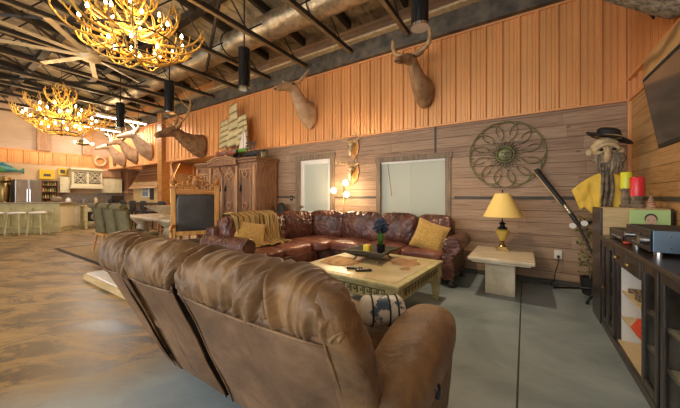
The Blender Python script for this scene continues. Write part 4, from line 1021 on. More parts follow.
# ================================================================== ARMOIRE
AF, AX0, AX1 = 4.30, -7.50, -5.10
ar = thing('armoire', 'huge carved walnut armoire with arched doors against the plank wall', 'armoire', (-6.3, 4.64, 0))
cL, cR = -6.83, -5.77
MB().bb(AX0, AX1, AF + .03, 4.97, .12, 2.06).build('carcass', 'armoire', ar, bevel=.01)
MB().bb(AX0 - .03, AX1 + .03, AF, 4.975, 0, .14).build('plinth', 'armoire', ar, bevel=.012)
def fz(poly, y0, y1):      # polygon in x,z extruded along y
    m4 = Matrix(((1, 0, 0, 0), (0, 0, 1, y0), (0, 1, 0, 0), (0, 0, 0, 1))); return MB().prism(poly, y1 - y0, m4)
def arch(x0, x1, z0, rise, n=14): return [(x1 + (x0 - x1) * i / n, z0 + rise * math.sin(PI * i / n) ** .8) for i in range(n + 1)]
MB().bb(AX0 - .05, cL, AF - .05, 4.99, 2.06, 2.12).bb(AX0 - .02, cL, AF - .02, 4.98, 2.02, 2.06).build('cornice', 'armoire', ar, bevel=.012)
cor = MB().bb(cR, AX1 + .05, AF - .05, 4.99, 2.10, 2.15).bb(cR, AX1 + .02, AF - .02, 4.98, 2.04, 2.10)
cor.build('cornice', 'armoire', ar, bevel=.012)
fz([(cL - .04, 2.0), (cR + .04, 2.0)] + [(x, z) for x, z in arch(cL - .04, cR + .04, 2.12, .095)], AF - .06, 4.95).build('arched_pediment', 'armoire', ar, bevel=.01)
for k_, dz in enumerate((0, -.05)):
    MB().tube([(x, AF - .075, z + dz) for x, z in arch(cL - .06, cR + .06, 2.12, .095)], .018, 8).build('arch_moulding', 'armoire2', ar, smooth=True)
def adoor(x0, x1, ztop, og=0, hs=1):
    poly = [(x0, .17), (x1, .17)] + [(x1 + (x0 - x1) * i / 12, ztop + og * (math.sin(PI * i / 12) ** 2)) for i in range(13)]
    d = fz(poly, AF - .005, AF + .04).build('door', 'armoire', ar, bevel=.006)
    for ins, r_ in ((.05, .022), (.10, .013)):
        path = [(x0 + ins, .22 + ins), (x1 - ins, .22 + ins)] + [(x1 - ins + (x0 - x1 + 2 * ins) * i / 12, ztop - ins * 1.1 + og * (math.sin(PI * i / 12) ** 2)) for i in range(13)]
        MB().tube([(x, AF - .008, z) for x, z in path], r_, 6, closed=True).build('moulding', 'armoire2', d, smooth=True)
    xm = (x0 + x1) / 2
    for zc in (.62, 1.02, ztop - .16 + og * .6):     # relief scrolls
        for sg_ in (-1, 1):
            MB().tube(spl([(xm, AF - .012, zc - .10), (xm + sg_ * .07, AF - .018, zc - .04), (xm + sg_ * .075, AF - .02, zc + .05), (xm + sg_ * .02, AF - .02, zc + .07), (xm + sg_ * .03, AF - .016, zc + .02)]), [.017] * 10 + [.019] * 8 + [.014] * 3, 6).build('carved_scroll', 'armoire2', d, smooth=True)
    hx = x0 + .09 if hs > 0 else x1 - .09
    h_ = MB().tube([(hx, AF - .02, 1.50), (hx, AF - .03, 1.44), (hx, AF - .02, 1.36)], .014, 8).puff((hx, AF - .012, 1.44), (.05, .02, .16), 2.5, 6)
    h_.tube([(hx + .03 * math.cos(t), AF - .035, 1.40 + .03 * math.sin(t)) for t in [i * PI / 6 for i in range(12)]], .005, 6, closed=True).build('drop_handle', 'blackmet', d, smooth=True)
adoor(-6.80, -6.31, 1.78, .20, -1); adoor(-6.29, -5.80, 1.78, .20, 1); adoor(-5.70, -5.20, 1.93, .0, 1); adoor(-7.40, -6.90, 1.88, .0, -1)
for x in (AX1 - .05, cR + .01, cL - .01, AX0 + .05):
    MB().puff((x, AF + .0, 1.06), (.075, .075, 1.84), 8, 8).build('corner_stile', 'armoire2', ar, smooth=50)
# panelled side
sd = MB().bb(AX1, AX1 + .012, AF + .06, 4.93, 1.93, 2.02).bb(AX1, AX1 + .012, AF + .06, 4.93, .16, .26).bb(AX1, AX1 + .012, AF + .06, AF + .16, .26, 1.93).bb(AX1, AX1 + .012, 4.84, 4.93, .26, 1.93).bb(AX1, AX1 + .012, AF + .16, 4.84, .98, 1.08)
sd.build('side_panel_frame', 'armoire', ar, bevel=.004)

# models on top of the armoire
AT = 2.152
def hull(c, L, w_, h_, sheer=.3, rz=0):
    c = Vector(c); e = Euler((0, 0, rz)).to_matrix()
    def fn(u, v):
        x = (u - .5) * L; t = abs(2 * u - 1); b = w_ / 2 * (1 - t ** 2.6) + .004
        a = PI * v; zz = -math.sin(a) * h_ * (1 - .25 * t ** 2) + h_ + sheer * h_ * t ** 2; yy = math.cos(a) * b
        return c + e @ Vector((x, yy, zz))
    mb = MB().grid(fn, 18, 9); k = 9
    for i in range(17): mb.f.append((i * k, (i + 1) * k, (i + 1) * k + 8, i * k + 8))
    return mb
sh = thing('ship_model', 'tall square-rigged ship model with layered tan sails on the armoire', 'model ship', (-6.45, 4.70, AT + .07))
hull((-6.45, 4.72, AT + .09), 1.15, .16, .12).build('hull', 'canvas', sh, smooth=50)
MB().bb(-6.7, -6.2, 4.69, 4.75, AT + .07, AT + .10).build('stand', 'espresso', sh)
for x, zt in ((-6.80, 3.42), (-6.42, 3.80), (-6.06, 3.45)):
    ms = MB().tube([(x, 4.72, AT + .18), (x, 4.72, zt)], [.014, .006], 8).build('mast', 'trimwood', sh, smooth=True)
    nY = 6; 
    for q in range(nY):
        z = AT + .42 + (zt - AT - .55) * q / (nY - 1); w_ = .30 * (1 - .08 * q)
        MB().tube([(x - w_ / 1.1, 4.67, z - .035), (x + w_ / 1.1, 4.67, z + .035)], .009, 6).build('yard', 'trimwood', ms, smooth=True)
        if q < nY - 1:
            dz = (zt - AT - .55) / (nY - 1)
            MB().grid(lambda u, v, x=x, z=z, w_=w_: Vector((x + (u - .5) * 2 * w_ * .8, 4.665 - .04 * math.sin(PI * u) * math.sin(PI * v), z + dz * v * .86 + .01 + (u - .5) * .06)), 8, 6).build('sail', 'canvas', ms, smooth=True, solid=.004)
MB().tube([(-6.98, 4.72, AT + .22), (-7.18, 4.72, AT + .34)], .01, 6).build('bowsprit', 'trimwood', sh)
gb = thing('model_boat', 'long green model boat with white triangular sail on the armoire', 'model boat', (-6.05, 4.48, AT + .075))
hull((-6.1, 4.50, AT + .16), .95, .11, .09).build('hull', 'hullgreen', gb, smooth=50)
MB().bb(-6.3, -5.9, 4.48, 4.52, AT + .075, AT + .17).build('stand', 'espresso', gb)
MB().tube([(-5.78, 4.50, AT + .22), (-5.80, 4.50, 2.98)], .007, 6).build('mast', 'trimwood', gb)
MB().add([(-5.97, 4.50, AT + .27), (-5.62, 4.50, AT + .29), (-5.79, 4.50, 2.92), (-5.97, 4.508, AT + .27), (-5.62, 4.508, AT + .29), (-5.79, 4.508, 2.92)], [(0, 1, 2), (5, 4, 3), (0, 3, 4, 1), (1, 4, 5, 2), (2, 5, 3, 0)]).build('sail', 'sailwhite', gb)
for nm, x, lb in (('model_boat', -6.55, 'reddish brown boat hull on the left of the armoire top'), ('model_boat', -6.12, 'reddish brown boat hull at the middle of the armoire top')):
    t = thing(nm, lb, 'model boat', (x, 4.36, AT + .12)); 
    hull((x, 4.38, AT + .085), .40, .12, .13).build('hull', 'hullred', t, smooth=50)
    MB().bb(x - .14, x + .14, 4.34, 4.42, AT + (.075 if x < -6.3 else .075), AT + .10).build('cradle', 'espresso', t)
    MB().bb(x - .12, x + .12, 4.35, 4.41, AT + .19, AT + .215).build('deck', 'sailwhite', t)
ds = thing('ship_model', 'small dark ship model with bare masts at the right end of the armoire top', 'model ship', (-5.52, 4.50, AT))
hull((-5.52, 4.50, AT + .03), .50, .12, .11).build('hull', 'blackmatte', ds, smooth=50)
MB().bb(-5.66, -5.38, 4.47, 4.53, AT, AT + .05).build('stand', 'blackmatte', ds)
for x in (-5.64, -5.52, -5.40):
    m_ = MB().tube([(x, 4.5, AT + .12), (x, 4.5, AT + .42)], .007, 6).build('mast', 'blackmatte', ds)
    for z in (.24, .31, .38): MB().puff((x, 4.49, AT + z), (.10, .02, .05), 3, 4).build('sail', 'trimdark', m_)
cr = thing('small_lantern', 'small dark square lantern at the right edge of the armoire top', 'lantern', (-5.20, 4.60, AT))
MB().bb(-5.28, -5.12, 4.52, 4.68, AT, AT + .02).bb(-5.28, -5.12, 4.52, 4.68, AT + .17, AT + .19).bb(-5.28, -5.26, 4.52, 4.54, AT + .02, AT + .17).bb(-5.14, -5.12, 4.52, 4.54, AT + .02, AT + .17).bb(-5.28, -5.26, 4.66, 4.68, AT + .02, AT + .17).bb(-5.14, -5.12, 4.66, 4.68, AT + .02, AT + .17).build('frame', 'trimdark', cr)
MB().lathe([(.04, 0), (.045, .05), (.035, .12), (0, .13)], (-5.2, 4.6, AT + .02), 12).build('glass_body', 'canvas', cr, smooth=50)

# ================================================================== TAXIDERMY
def headmount(name, label, loc, rz=0, s=1.0, fur='fur', path=None, antlers=None, ear=1.0, group=None, turn=0):
    t = thing(name, label, 'animal mount', loc, rz, group)
    W = wm(t)
    def P_(x, y, z): return W @ Vector((x * s, y * s, z * s))
    secs = path or [((0, 0), (.15, .28)), ((-.05, -.01), (.19, .31)), ((-.18, .06), (.165, .25)), ((-.31, .19), (.13, .18)), ((-.40, .32), (.105, .14)), ((-.46, .41), (.095, .115)), ((-.53, .46), (.105, .115)), ((-.64, .44), (.090, .095)), ((-.78, .38), (.060, .066)), ((-.89, .33), (.050, .052)), ((-.92, .31), (.026, .028))]
    def xo(y): return turn * min(1, max(0, (-y - .1) / .7)) ** 1.5
    L_ = []
    for i, ((y, z), (rx, rz_)) in enumerate(secs):
        a = secs[max(0, i - 1)][0]; b = secs[min(len(secs) - 1, i + 1)][0]
        ty, tz = b[0] - a[0], b[1] - a[1]; l = math.hypot(ty, tz); ny, nz = -tz / l, ty / l
        k = .5 + .5 * min(1, i / 3)       # first sections stay upright against the wall
        if i < 2: ny, nz = 0, -1
        c = P_(xo(y), y, z); L_.append((c, W.to_3x3() @ Vector((rx * s, 0, 0)), W.to_3x3() @ Vector((0, ny * rz_ * s, nz * rz_ * s))))
    # densify
    D = []
    for i in range(len(L_) - 1):
        for q in range(3):
            f = q / 3; D.append(tuple(L_[i][j].lerp(L_[i + 1][j], f) for j in range(3)))
    D.append(L_[-1])
    MB().loft(D, 18).build('head_and_neck', fur, t, smooth=True, sub=1)
    hi = next(i for i in range(len(secs)) if i == len(secs) - 5); (hy, hz), (hrx, hrz) = secs[hi]
    for sg_ in (-1, 1):
        x0 = xo(hy) + sg_ * hrx * .75
        a = P_(x0, hy + .05, hz + .04); b = P_(x0 + sg_ * .12 * ear, hy + .08, hz + .11 * ear); c = P_(x0 + sg_ * .20 * ear, hy + .08, hz + .18 * ear)
        MB().tube([a, a.lerp(b, .5), b, c], [.022 * s, .050 * s, .048 * s, .008 * s], 8, .45).build('ear', fur, t, smooth=True)
        MB().ball(P_(xo(hy) + sg_ * hrx * .88, hy - .05, hz + .02), .020 * s, 8).build('eye', 'darkeye', t, smooth=True)
        if antlers:
            beam, tines, r_, m_ = antlers
            base = Vector((xo(hy) + sg_ * .05, hy + .05, hz + hrz * .8))
            pts = spl([base + Vector((sg_ * p[0], p[1], p[2])) for p in [(0, 0, 0)] + beam], 4); n_ = len(pts)
            mb = MB().tube([P_(*p) for p in pts], [r_ * s * (1 - (.35 if r_ > .05 else .7) * i / (n_ - 1)) for i in range(n_)], 8)
            for f, dx, dy, dz in tines:
                o = pts[int(f * (n_ - 1))]
                tp_ = spl([o, o + Vector((sg_ * dx * .5, dy * .6, dz * .4)), o + Vector((sg_ * dx, dy, dz))], 3)
                mb.tube([P_(*p) for p in tp_], [r_ * s * .6 * (1 - .85 * i / (len(tp_) - 1)) for i in range(len(tp_))], 6)
            mb.build('antler', m_, t, smooth=True)
    (ny_, nz_), _ = secs[-1]
    MB().ball(P_(xo(ny_), ny_ + .015, nz_ + .01), (.040 * s, .022 * s, .028 * s), 6).build('nose', 'blackmatte', t, smooth=True)
    return t
whitetail = ([(.14, .06, .16), (.26, -.02, .30), (.27, -.20, .38), (.20, -.34, .42)], [(.25, .02, -.05, .16), (.5, .02, .0, .24), (.72, -.01, -.0, .22), (.88, -.02, .0, .14)], .036, 'bone')
mule = ([(.10, .06, .18), (.24, .05, .36), (.36, -.05, .46)], [(.4, -.02, -.06, .22), (.6, .10, -.02, .14), (.8, -.04, -.04, .16)], .036, 'bone')
headmount('doe_mount', 'antlerless tan deer shoulder mount on the orange wall above the door', (-4.05, 4.99, 3.08), R(-2), 1.05, 'furpale', ear=1.6, turn=-.12)
cari = ([(.10, .04, .12), (.26, .06, .24), (.36, .0, .40), (.40, -.06, .56)], [(.98, .08, -.02, .02)], .055, 'horn')
headmount('elk_mount', 'brown elk shoulder mount with thick blunt antlers above the large window', (-1.47, 4.99, 3.07), R(-4), .92, 'fur',
          antlers=([(.10, .02, .04), (.24, .0, .10), (.30, -.02, .22), (.29, -.04, .36)], [(.50, .08, -.02, .01)], .052, 'horn'), ear=.9, turn=-.16)
elkpath = [((0, 0), (.26, .36)), ((-.06, 0), (.30, .38)), ((-.25, .04), (.25, .32)), ((-.48, .12), (.18, .23)), ((-.66, .22), (.14, .17)), ((-.76, .29), (.135, .15)), ((-.87, .31), (.14, .15)), ((-1.02, .26), (.115, .125)), ((-1.18, .18), (.085, .09)), ((-1.30, .12), (.075, .07)), ((-1.33, .11), (.04, .035))]
headmount('elk_mount', 'large dark bull elk mount with wide sweeping antlers beside the wooden column', (-8.35, 4.99, 2.78), R(-4), 1.0, 'furelk', elkpath,
          ([(.20, .18, .30), (.42, .22, .60), (.50, .12, .90), (.42, .0, 1.12)], [(.06, .08, -.34, .16), (.22, .08, -.34, .20), (.45, .0, -.30, .26), (.65, -.05, -.2, .28), (.82, -.10, -.1, .24)], .040, 'horn'), ear=1.3)
headmount('deer_mount', 'pale buck mount on the orange wall left of the wooden column, nearest of three', (-11.75, 4.99, 2.92), R(-4), 1.15, 'furpale', antlers=whitetail, ear=1.1)
headmount('deer_mount', 'brown buck mount on the far orange wall, middle of the three small bucks', (-13.0, 4.99, 2.84), R(-4), 1.05, 'fur', antlers=mule, ear=1.1)
headmount('deer_mount', 'pale buck mount farthest left on the orange wall beside the wreath', (-14.15, 4.99, 2.78), R(-4), 1.05, 'furpale', antlers=mule, ear=1.1)
# furry mount on the right wall, partly out of frame
gm = headmount('goat_mount', 'shaggy grizzled animal mount with black beard high on the right wall', (1.10, 3.42, 3.20), R(-90), 1.3, 'furgrey', [((0, 0), (.26, .36)), ((-.05, 0), (.30, .38)), ((-.16, .10), (.27, .34)), ((-.26, .32), (.20, .22)), ((-.30, .52), (.15, .17)), ((-.34, .66), (.12, .14)), ((-.42, .74), (.11, .12)), ((-.54, .70), (.085, .09)), ((-.66, .64), (.06, .06)), ((-.70, .62), (.03, .03))])
Wg = wm(gm)
MB().tube([Wg @ Vector(p) for p in ((-.16, -.16, -.10), (-.22, -.15, -.18), (-.26, -.14, -.27), (-.25, -.13, -.36))], [.03, .045, .03, .006], 8).build('beard', 'blackmatte', gm, smooth=True)
# skull plaques between door and window
for i, (z, lb) in enumerate(((2.20, 'upper deer skull with antlers on a golden wooden plaque'), (1.71, 'lower deer skull with antlers on a golden wooden plaque'))):
    t = thing('skull_mount', lb, 'skull mount', (-2.93, 4.99, z)); c = (-2.93, 4.99, z)
    pl_ = [(0, -.22), (.10, -.10), (.13, .05), (.10, .18), (0, .22), (-.10, .18), (-.13, .05), (-.10, -.10)]
    MB().prism(pl_, .025, Matrix(((1, 0, 0, c[0]), (0, 0, -1, 4.998), (0, 1, 0, z), (0, 0, 0, 1)))).build('plaque', 'oak', t, bevel=.006)
    MB().puff((-2.94, 4.91, z + .08), (.13, .14, .13), 2.2, 10).tube([(-2.94, 4.90, z + .08), (-2.945, 4.87, z - .04), (-2.95, 4.87, z - .14)], [.055, .04, .022], 10).build('skull', 'bone', t, smooth=True)
    for sg_ in (-1, 1):
        MB().ball((-2.94 + sg_ * .04, 4.855, z + .055), .016, 6).build('eye_socket', 'blackmatte', t, smooth=True)
        b0 = Vector((-2.94 + sg_ * .04, 4.92, z + .12)); q = spl([b0, b0 + Vector((sg_ * .08, .0, .06)), b0 + Vector((sg_ * .20 - .02, -.10, .08)), b0 + Vector((sg_ * .16 - .05, -.26, .10 - .03 * i))], 4)
        mb = MB().tube(q, [.014 * (1 - .06 * k_) for k_ in range(len(q))], 6)
        for f in (.4, .65, .85): o = q[int(f * (len(q) - 1))]; mb.tube([o, o + Vector((0, -.01, .05)), o + Vector((-.01, -.02, .10))], [.009, .007, .002], 5)
        mb.build('antler', 'bone', t, smooth=True)

# ================================================================== CHANDELIERS
def antler_mesh(sd):
    rnd = random.Random(sd); mb = MB(); o = Vector((0, 0, 0))
    L_ = .46 + .08 * rnd.random(); up = .10 + .10 * rnd.random(); tw = rnd.uniform(-.14, .14)
    b = spl([(-.16, -tw * .5, -.03), (.0, 0, -.05), (L_ * .5, tw * .6, -.03), (L_ * .85, tw, .06 + up * .3), (L_ * 1.0, tw * 1.2, .12 + up)], 4); n_ = len(b)
    mb.tube(b, [.022 * (1 - .7 * i / (n_ - 1)) for i in range(n_)], 6)
    for f in (.22, .42, .6, .78):
        q = b[int(f * (n_ - 1))]; sg_ = rnd.choice((-1, 1)); h_ = rnd.uniform(.12, .22)
        t_ = spl([q, q + Vector((.04, sg_ * .05, h_ * .35)), q + Vector((rnd.uniform(-.02, .06), sg_ * .06, h_))], 3)
        mb.tube(t_, [.014 * (1 - .8 * i / (len(t_) - 1)) for i in range(len(t_))], 5)
    return mb
def chandelier(loc, label, s=1.0):
    t = thing('antler_chandelier', label, 'chandelier', (0, 0, 0), 0, None)
    protos = []
    for ti, (n_, r_, z, tilt_, sc_) in enumerate(((16, .40, 0, 0, 1.0), (10, .16, -.22, -.05, .85), (13, .22, .20, .25, .9), (8, .06, .45, .6, .75), (5, .02, .62, 1.0, .6))):
        for i in range(n_):
            a = 2 * PI * (i + .37 * ti) / n_ + random.uniform(-.08, .08); k = random.randrange(4)
            if len(protos) < 4:
                o = antler_mesh(len(protos) + 3).build('antler', 'antler', t, smooth=True); protos.append(o)
            else: o = protos[k].copy(); COL.objects.link(o)
            o.parent = t; o.location = (r_ * math.cos(a), r_ * math.sin(a), z + random.uniform(-.03, .03)); o.rotation_euler = (0, -tilt_ + random.uniform(-.12, .12), a + random.uniform(-.35, .35)); o.scale = (sc_,) * 3
    for r_, z in ((.55, -.02), (.30, -.24), (.33, .20)):
        MB().tube([(r_ * math.cos(2 * PI * i / 32), r_ * math.sin(2 * PI * i / 32), z) for i in range(32)], .012, 6, closed=True).build('iron_ring', 'steel_dark', t, smooth=True)
    MB().tube([(0, 0, -.3), (0, 0, .7)], .02, 8).build('centre_stem', 'steel_dark', t)
    pb = None
    for n_, r_, z in ((12, .62, .04), (6, .33, -.18), (6, .36, .28)):
        for i in range(n_):
            a = 2 * PI * (i + .5) / n_
            if pb is None:
                sl0 = MB().lathe([(.02, 0), (.025, .01), (.012, .015), (.012, .07), (0, .07)], (0, 0, 0), 8).build('candle_sleeve', 'antler', t)
                bl0 = MB().lathe([(.010, .07), (.019, .09), (.016, .115), (.004, .14), (0, .142)], (0, 0, 0), 8).build('bulb', 'bulb', sl0, smooth=True); pb = (sl0, bl0); sc0 = sl0
            else:
                sc0 = pb[0].copy(); COL.objects.link(sc0); bb_ = pb[1].copy(); COL.objects.link(bb_); bb_.parent = sc0
            sc0.location = (r_ * math.cos(a), r_ * math.sin(a), z); sc0.parent = t
    ht = (4.1 - loc[2]) / s
    ch_ = MB(); z = .68; q = 0
    while z < ht - .03:
        ch_.tube([(.012 * math.cos(u) * (q % 2), .012 * math.cos(u) * (1 - q % 2), z + .02 * math.sin(u)) for u in [i * PI / 4 for i in range(8)]], .004, 4, closed=True); z += .03; q += 1
    MB().tube([(0, 0, .66), (0, 0, ht)], .005, 5).build('hanging_cord', 'steel_dark', t)
    MB().lathe([(.06, 0), (.05, -.03), (.01, -.05), (0, -.05)], (0, 0, ht + .02), 14).build('ceiling_cap', 'steel_dark', t)
    t.location = loc; t.scale = (s,) * 3
    return t
chandelier((-4.15, 1.58, 3.22), 'nearest golden antler chandelier, cut off by the top edge of the view', .86)
chandelier((-8.10, 1.74, 2.78), 'farther golden antler chandelier hanging beyond the ceiling fan toward the kitchen', .88)
for i, (x, y, z, e) in enumerate(((-4.30, 1.50, 3.10, 85), (-8.10, 1.74, 2.7, 70))):
    for q in range(3):
        a = 2.1 * q; light('POINT', 'chandelier_glow', (x + .35 * math.cos(a), y + .35 * math.sin(a), z + .25), e / 3, (1, .66, .32), .12)

# ceiling fan
fn_ = thing('ceiling_fan', 'tan windmill style ceiling fan with nine narrow blades behind the near chandelier', 'fan', (-6.38, 1.74, 3.70))
MB().lathe([(0, 0), (.13, .01), (.15, .04), (.15, .10), (.06, .13), (.05, .20), (0, .20)], (-6.38, 1.74, 3.62), 20).build('hub', 'fan', fn_, smooth=50)
MB().tube([(-6.38, 1.74, 3.8), (-6.38, 1.74, 4.6)], .02, 8).build('downrod', 'steel_dark', fn_)
for i in range(9):
    a = R(121 + 40 * i); c = Vector((-6.38 + .62 * math.cos(a), 1.74 + .62 * math.sin(a), 3.70))
    MB().box(c, (1.0, .085, .008), (R(12), 0, a)).build('blade', 'fan', fn_, bevel=.003)

# black cylinder pendants
protoc = thing('cylinder_pendant', 'black cylinder ceiling light, nearest of the row, above the thick-antlered elk', 'lamp', (-1.03, 3.28, 3.22))
c = (-1.03, 3.28, 3.22)
MB().lathe([(.10, 0), (.10, .72), (.02, .74), (0, .74)], c, 24).build('cylinder_body', 'blackgloss', protoc, smooth=50)
MB().lathe([(.085, -.002), (.105, -.002), (.105, .03), (.10, .03)], c, 24).build('trim_ring', 'chrome', protoc, smooth=50)
MB().lathe([(.083, .01), (0, .012)], c, 20).build('diffuser', mat('warm_diffuser', (1, .85, .6), .4, emit=(1, .78, .5), estr=5), protoc)
MB().tube([(c[0], c[1], 3.95), (c[0], c[1], 4.85)], .012, 8).build('stem', 'blackmet', protoc)
spots = [(-1.03, 3.28)]
for (x, y), lb in zip(((-4.20, 3.28), (-6.85, 3.28), (-9.6, 3.28)), ('black cylinder ceiling light hanging below the duct beside the deer mount', 'black cylinder ceiling light above the large bull elk', 'black cylinder ceiling light farthest down the row, before the bright tubes')):
    copy_tree(protoc, (x, y, 3.16), None, lb); spots.append((x, y))
for x, y in spots:
    light('SPOT', 'downlight', (x, y, 3.20), 130, (1, .80, .55), .07, (0, 0, 0), spot_size=R(118), spot_blend=.6)
# light tubes
for i, (x, lb) in enumerate(((-11.85, 'white linear ceiling light, nearer and right of the pair'), (-14.2, 'white linear ceiling light, farther and left of the pair'))):
    t = thing('linear_light', lb, 'lamp', (x, 4.1, 3.9), group='linear lights near the kitchen')
    MB().bb(x - .07, x + .07, 3.4, 4.85, 3.93, 3.98).build('housing', 'white', t); MB().bb(x - .05, x + .05, 3.42, 4.83, 3.91, 3.93).build('diffuser', 'tube', t)
    MB().tube([(x, 3.46, 3.98), (x, 3.46, 4.8)], .006, 5).build('cable', 'steel_dark', t); MB().tube([(x, 4.6, 3.98), (x, 4.6, 4.7)], .006, 5).build('cable', 'steel_dark', t)
# duct
dc = thing('air_duct', 'long round silvery foil duct running under the roof', 'duct', (-7.4, 3.85, 4.5))
def df(u, v):
    x = EX + .02 + (RX - EX - .06) * u; a = 2 * PI * v; r_ = .235 + .006 * math.sin(x * 14) + .010 * noise.noise(Vector((x * 3, math.cos(a) * 2, math.sin(a) * 2)))
    return Vector((x, 3.80 + r_ * math.cos(a), 4.50 + r_ * math.sin(a)))
MB().grid(df, 200, 20, cv=True).build('duct_tube', 'duct', dc, smooth=True)
for x in (-15, -12.4, -10.1, -7.7, -5.3, -3, -.7):
    MB().tube([(x, 3.80 + .25 * math.cos(t), 4.5 + .25 * math.sin(t)) for t in [i * PI / 12 for i in range(24)]], .012, 6, closed=True).build('hanger_strap', 'steel_dark', dc)

# ================================================================== THRONE CHAIR
tc = thing('throne_chair', 'high-backed golden oak throne chair with black leather back and carved crest', 'chair', (0, 0, 0))
for sx in (-1, 1):
    p_ = MB().box((sx * .335, 0, .72), (.075, .075, 1.34)).build('post', 'oak', tc, bevel=.008)
    MB().box((sx * .335, 0, 1.40), (.10, .10, .04)).lathe([(.035, 0), (.025, .02), (.05, .05), (.055, .075), (.035, .105), (.015, .12), (.012, .14), (0, .15)], (sx * .335, 0, 1.42), 14).build('finial', 'oakdark', p_, smooth=40)
    MB().box((sx * .335, 0, .025), (.085, .085, .05)).build('foot_block', 'oak', p_)
    MB().box((sx * .31, -.50, .22), (.06, .06, .44)).build('front_leg', 'oak', tc, bevel=.006)
    MB().tube(spl([(sx * .335, -.03, .74), (sx * .34, -.2, .76), (sx * .34, -.42, .75), (sx * .335, -.52, .72)]), .028, 10).build('arm', 'oak', tc, smooth=True)
    MB().tube([(sx * .32, -.48, .44), (sx * .335, -.48, .73)], .022, 8).build('arm_support', 'oak', tc)
MB().bb(-.30, .30, -.03, .03, 1.28, 1.37).build('top_rail', 'oakdark', tc, bevel=.006)
MB().bb(-.30, .30, -.03, .03, .58, .65).build('bottom_rail', 'oak', tc, bevel=.006)
MB().bb(-.30, .30, -.015, .02, .65, 1.28).puff((0, -.015, .965), (.58, .05, .61), 7, 10).build('back_panel', 'blkleather', tc, smooth=50)
for i in range(22):
    x = -.29 + .58 * i / 21; MB().ball((x, -.034, 1.275), .008, 4).build('nailhead', 'brass', tc, smooth=True); 
for i in range(20):
    z = .66 + .61 * i / 19
    for sx in (-1, 1): MB().ball((sx * .294, -.034, z), .008, 4).build('nailhead', 'brass', tc, smooth=True)
for sx in (-1, 1):
    for k_, (x, z, r_) in enumerate(((.07, 1.46, .065), (.15, 1.44, .06), (.235, 1.41, .05), (.06, 1.56, .045))):
        MB().tube(spl([(sx * (x - .04), 0, z - .05), (sx * (x - .03), -.01, z + r_ * .6), (sx * (x + r_ * .5), -.02, z + r_ * .8), (sx * (x + r_ * .7), -.02, z), (sx * x, -.02, z - r_ * .2)]), .019, 8).build('crest_scroll', 'oakdark', tc, smooth=True)
MB().puff((0, -.01, 1.50), (.11, .06, .20), 2.3, 10, .008, 40).build('crest_shell', 'oakdark', tc, smooth=True)
MB().bb(-.33, .33, -.53, .03, .40, .46).build('seat_frame', 'oak', tc, bevel=.006)
MB().puff((0, -.25, .48), (.62, .52, .09), 5, 10).build('seat_pad', 'blkleather', tc, smooth=True)
tc.location = (-4.78, 2.72, 0); tc.rotation_euler = (0, 0, R(60))

# ================================================================== DINING
dt = thing('dining_table', 'long pale dining table with scrolled pedestals beyond the seating area', 'table', (-7.0, 3.05, 0))
MB().bb(-8.3, -5.85, 2.78, 3.65, .72, .78).build('tabletop', 'traver', dt, bevel=.02)
for x in (-7.7, -6.4):
    MB().lathe([(.28, 0), (.30, .04), (.16, .10), (.10, .2), (.15, .4), (.10, .58), (.20, .68), (.22, .72)], (x, 3.07, 0), 20).build('pedestal', 'traver', dt, smooth=40)
bw = thing('fruit_bowl', 'wide boat-shaped pale bowl on the dining table', 'bowl', (-6.60, 3.08, .78))
MB().lathe([(.12, 0), (.10, .03), (.05, .06), (.12, .10), (.28, .18), (.40, .25), (.42, .262), (.39, .25), (.26, .19), (.1, .12), (0, .11)], (-6.60, 3.08, .782), 28, .5, 1.0).build('bowl', 'traver', bw, smooth=50)
def roll_chair(label):
    t = thing('dining_chair', label, 'chair', (0, 0, 0), group=None)
    MB().puff((0, .02, .46), (.50, .52, .13), 5, 10).build('seat', 'greenup', t, smooth=True)
    MB().grid(lambda u, v: Vector(((u - .5) * .48, (-.22 - .09 * v ** 1.4 - (.10 if 0 else 0)), .42 + .60 * v)), 6, 12).build('back_face', 'greenup', t, smooth=True, solid=.07)
    MB().tube([(-.24, -.345, 1.03), (.24, -.345, 1.03)], .062, 14).build('rolled_top', 'greenup', t, smooth=40)
    MB().bb(-.24, .24, -.26, .25, .36, .41).build('seat_rail', 'oak', t)
    for x in (-.2, .2):
        for y in (-.24, .22): MB().tube([(x, y, .37), (x * 1.05, y * (1.25 if y < 0 else 1.0), .0)], [.024, .015], 8).build('leg', 'oakdark', t)
    return t
c0 = roll_chair('sage velvet roll-back dining chair, farthest left of the near row'); c0.location = (-7.95, 2.58, .013)
copy_tree(c0, (-7.10, 2.52, .013), 0, 'sage velvet roll-back dining chair, middle of the near row')
copy_tree(c0, (-6.30, 2.46, .013), 0, 'sage velvet roll-back dining chair, rightmost of the near row')
copy_tree(c0, (-7.75, 3.85, .012), PI, 'sage velvet dining chair on the far side of the table, left of the bowl')
copy_tree(c0, (-6.85, 3.85, .012), PI, 'sage velvet dining chair on the far side of the table, behind the bowl')
rg = thing('area_rug', 'tan woven rug with dark border under the dining table', 'rug', (-7.2, 3.1, 0))
MB().bb(-9.3, -5.15, 1.86, 4.2, 0, .008).build('border', 'rugdark', rg); MB().bb(-9.2, -5.25, 1.94, 4.12, .008, .012).build('field', 'rug', rg)
ps = thing('low_platform', 'low white-topped wood-edged platform on the floor behind the suede sofa', 'platform', (-4.8, 1.65, 0))
MB().bb(-5.52, -3.80, 1.42, 1.86, 0, .085).build('wood_edge', 'tanbox', ps, bevel=.006); MB().bb(-5.48, -3.84, 1.45, 1.83, .085, .10).build('white_top', 'marble', ps, bevel=.003)

KX = EX + .035
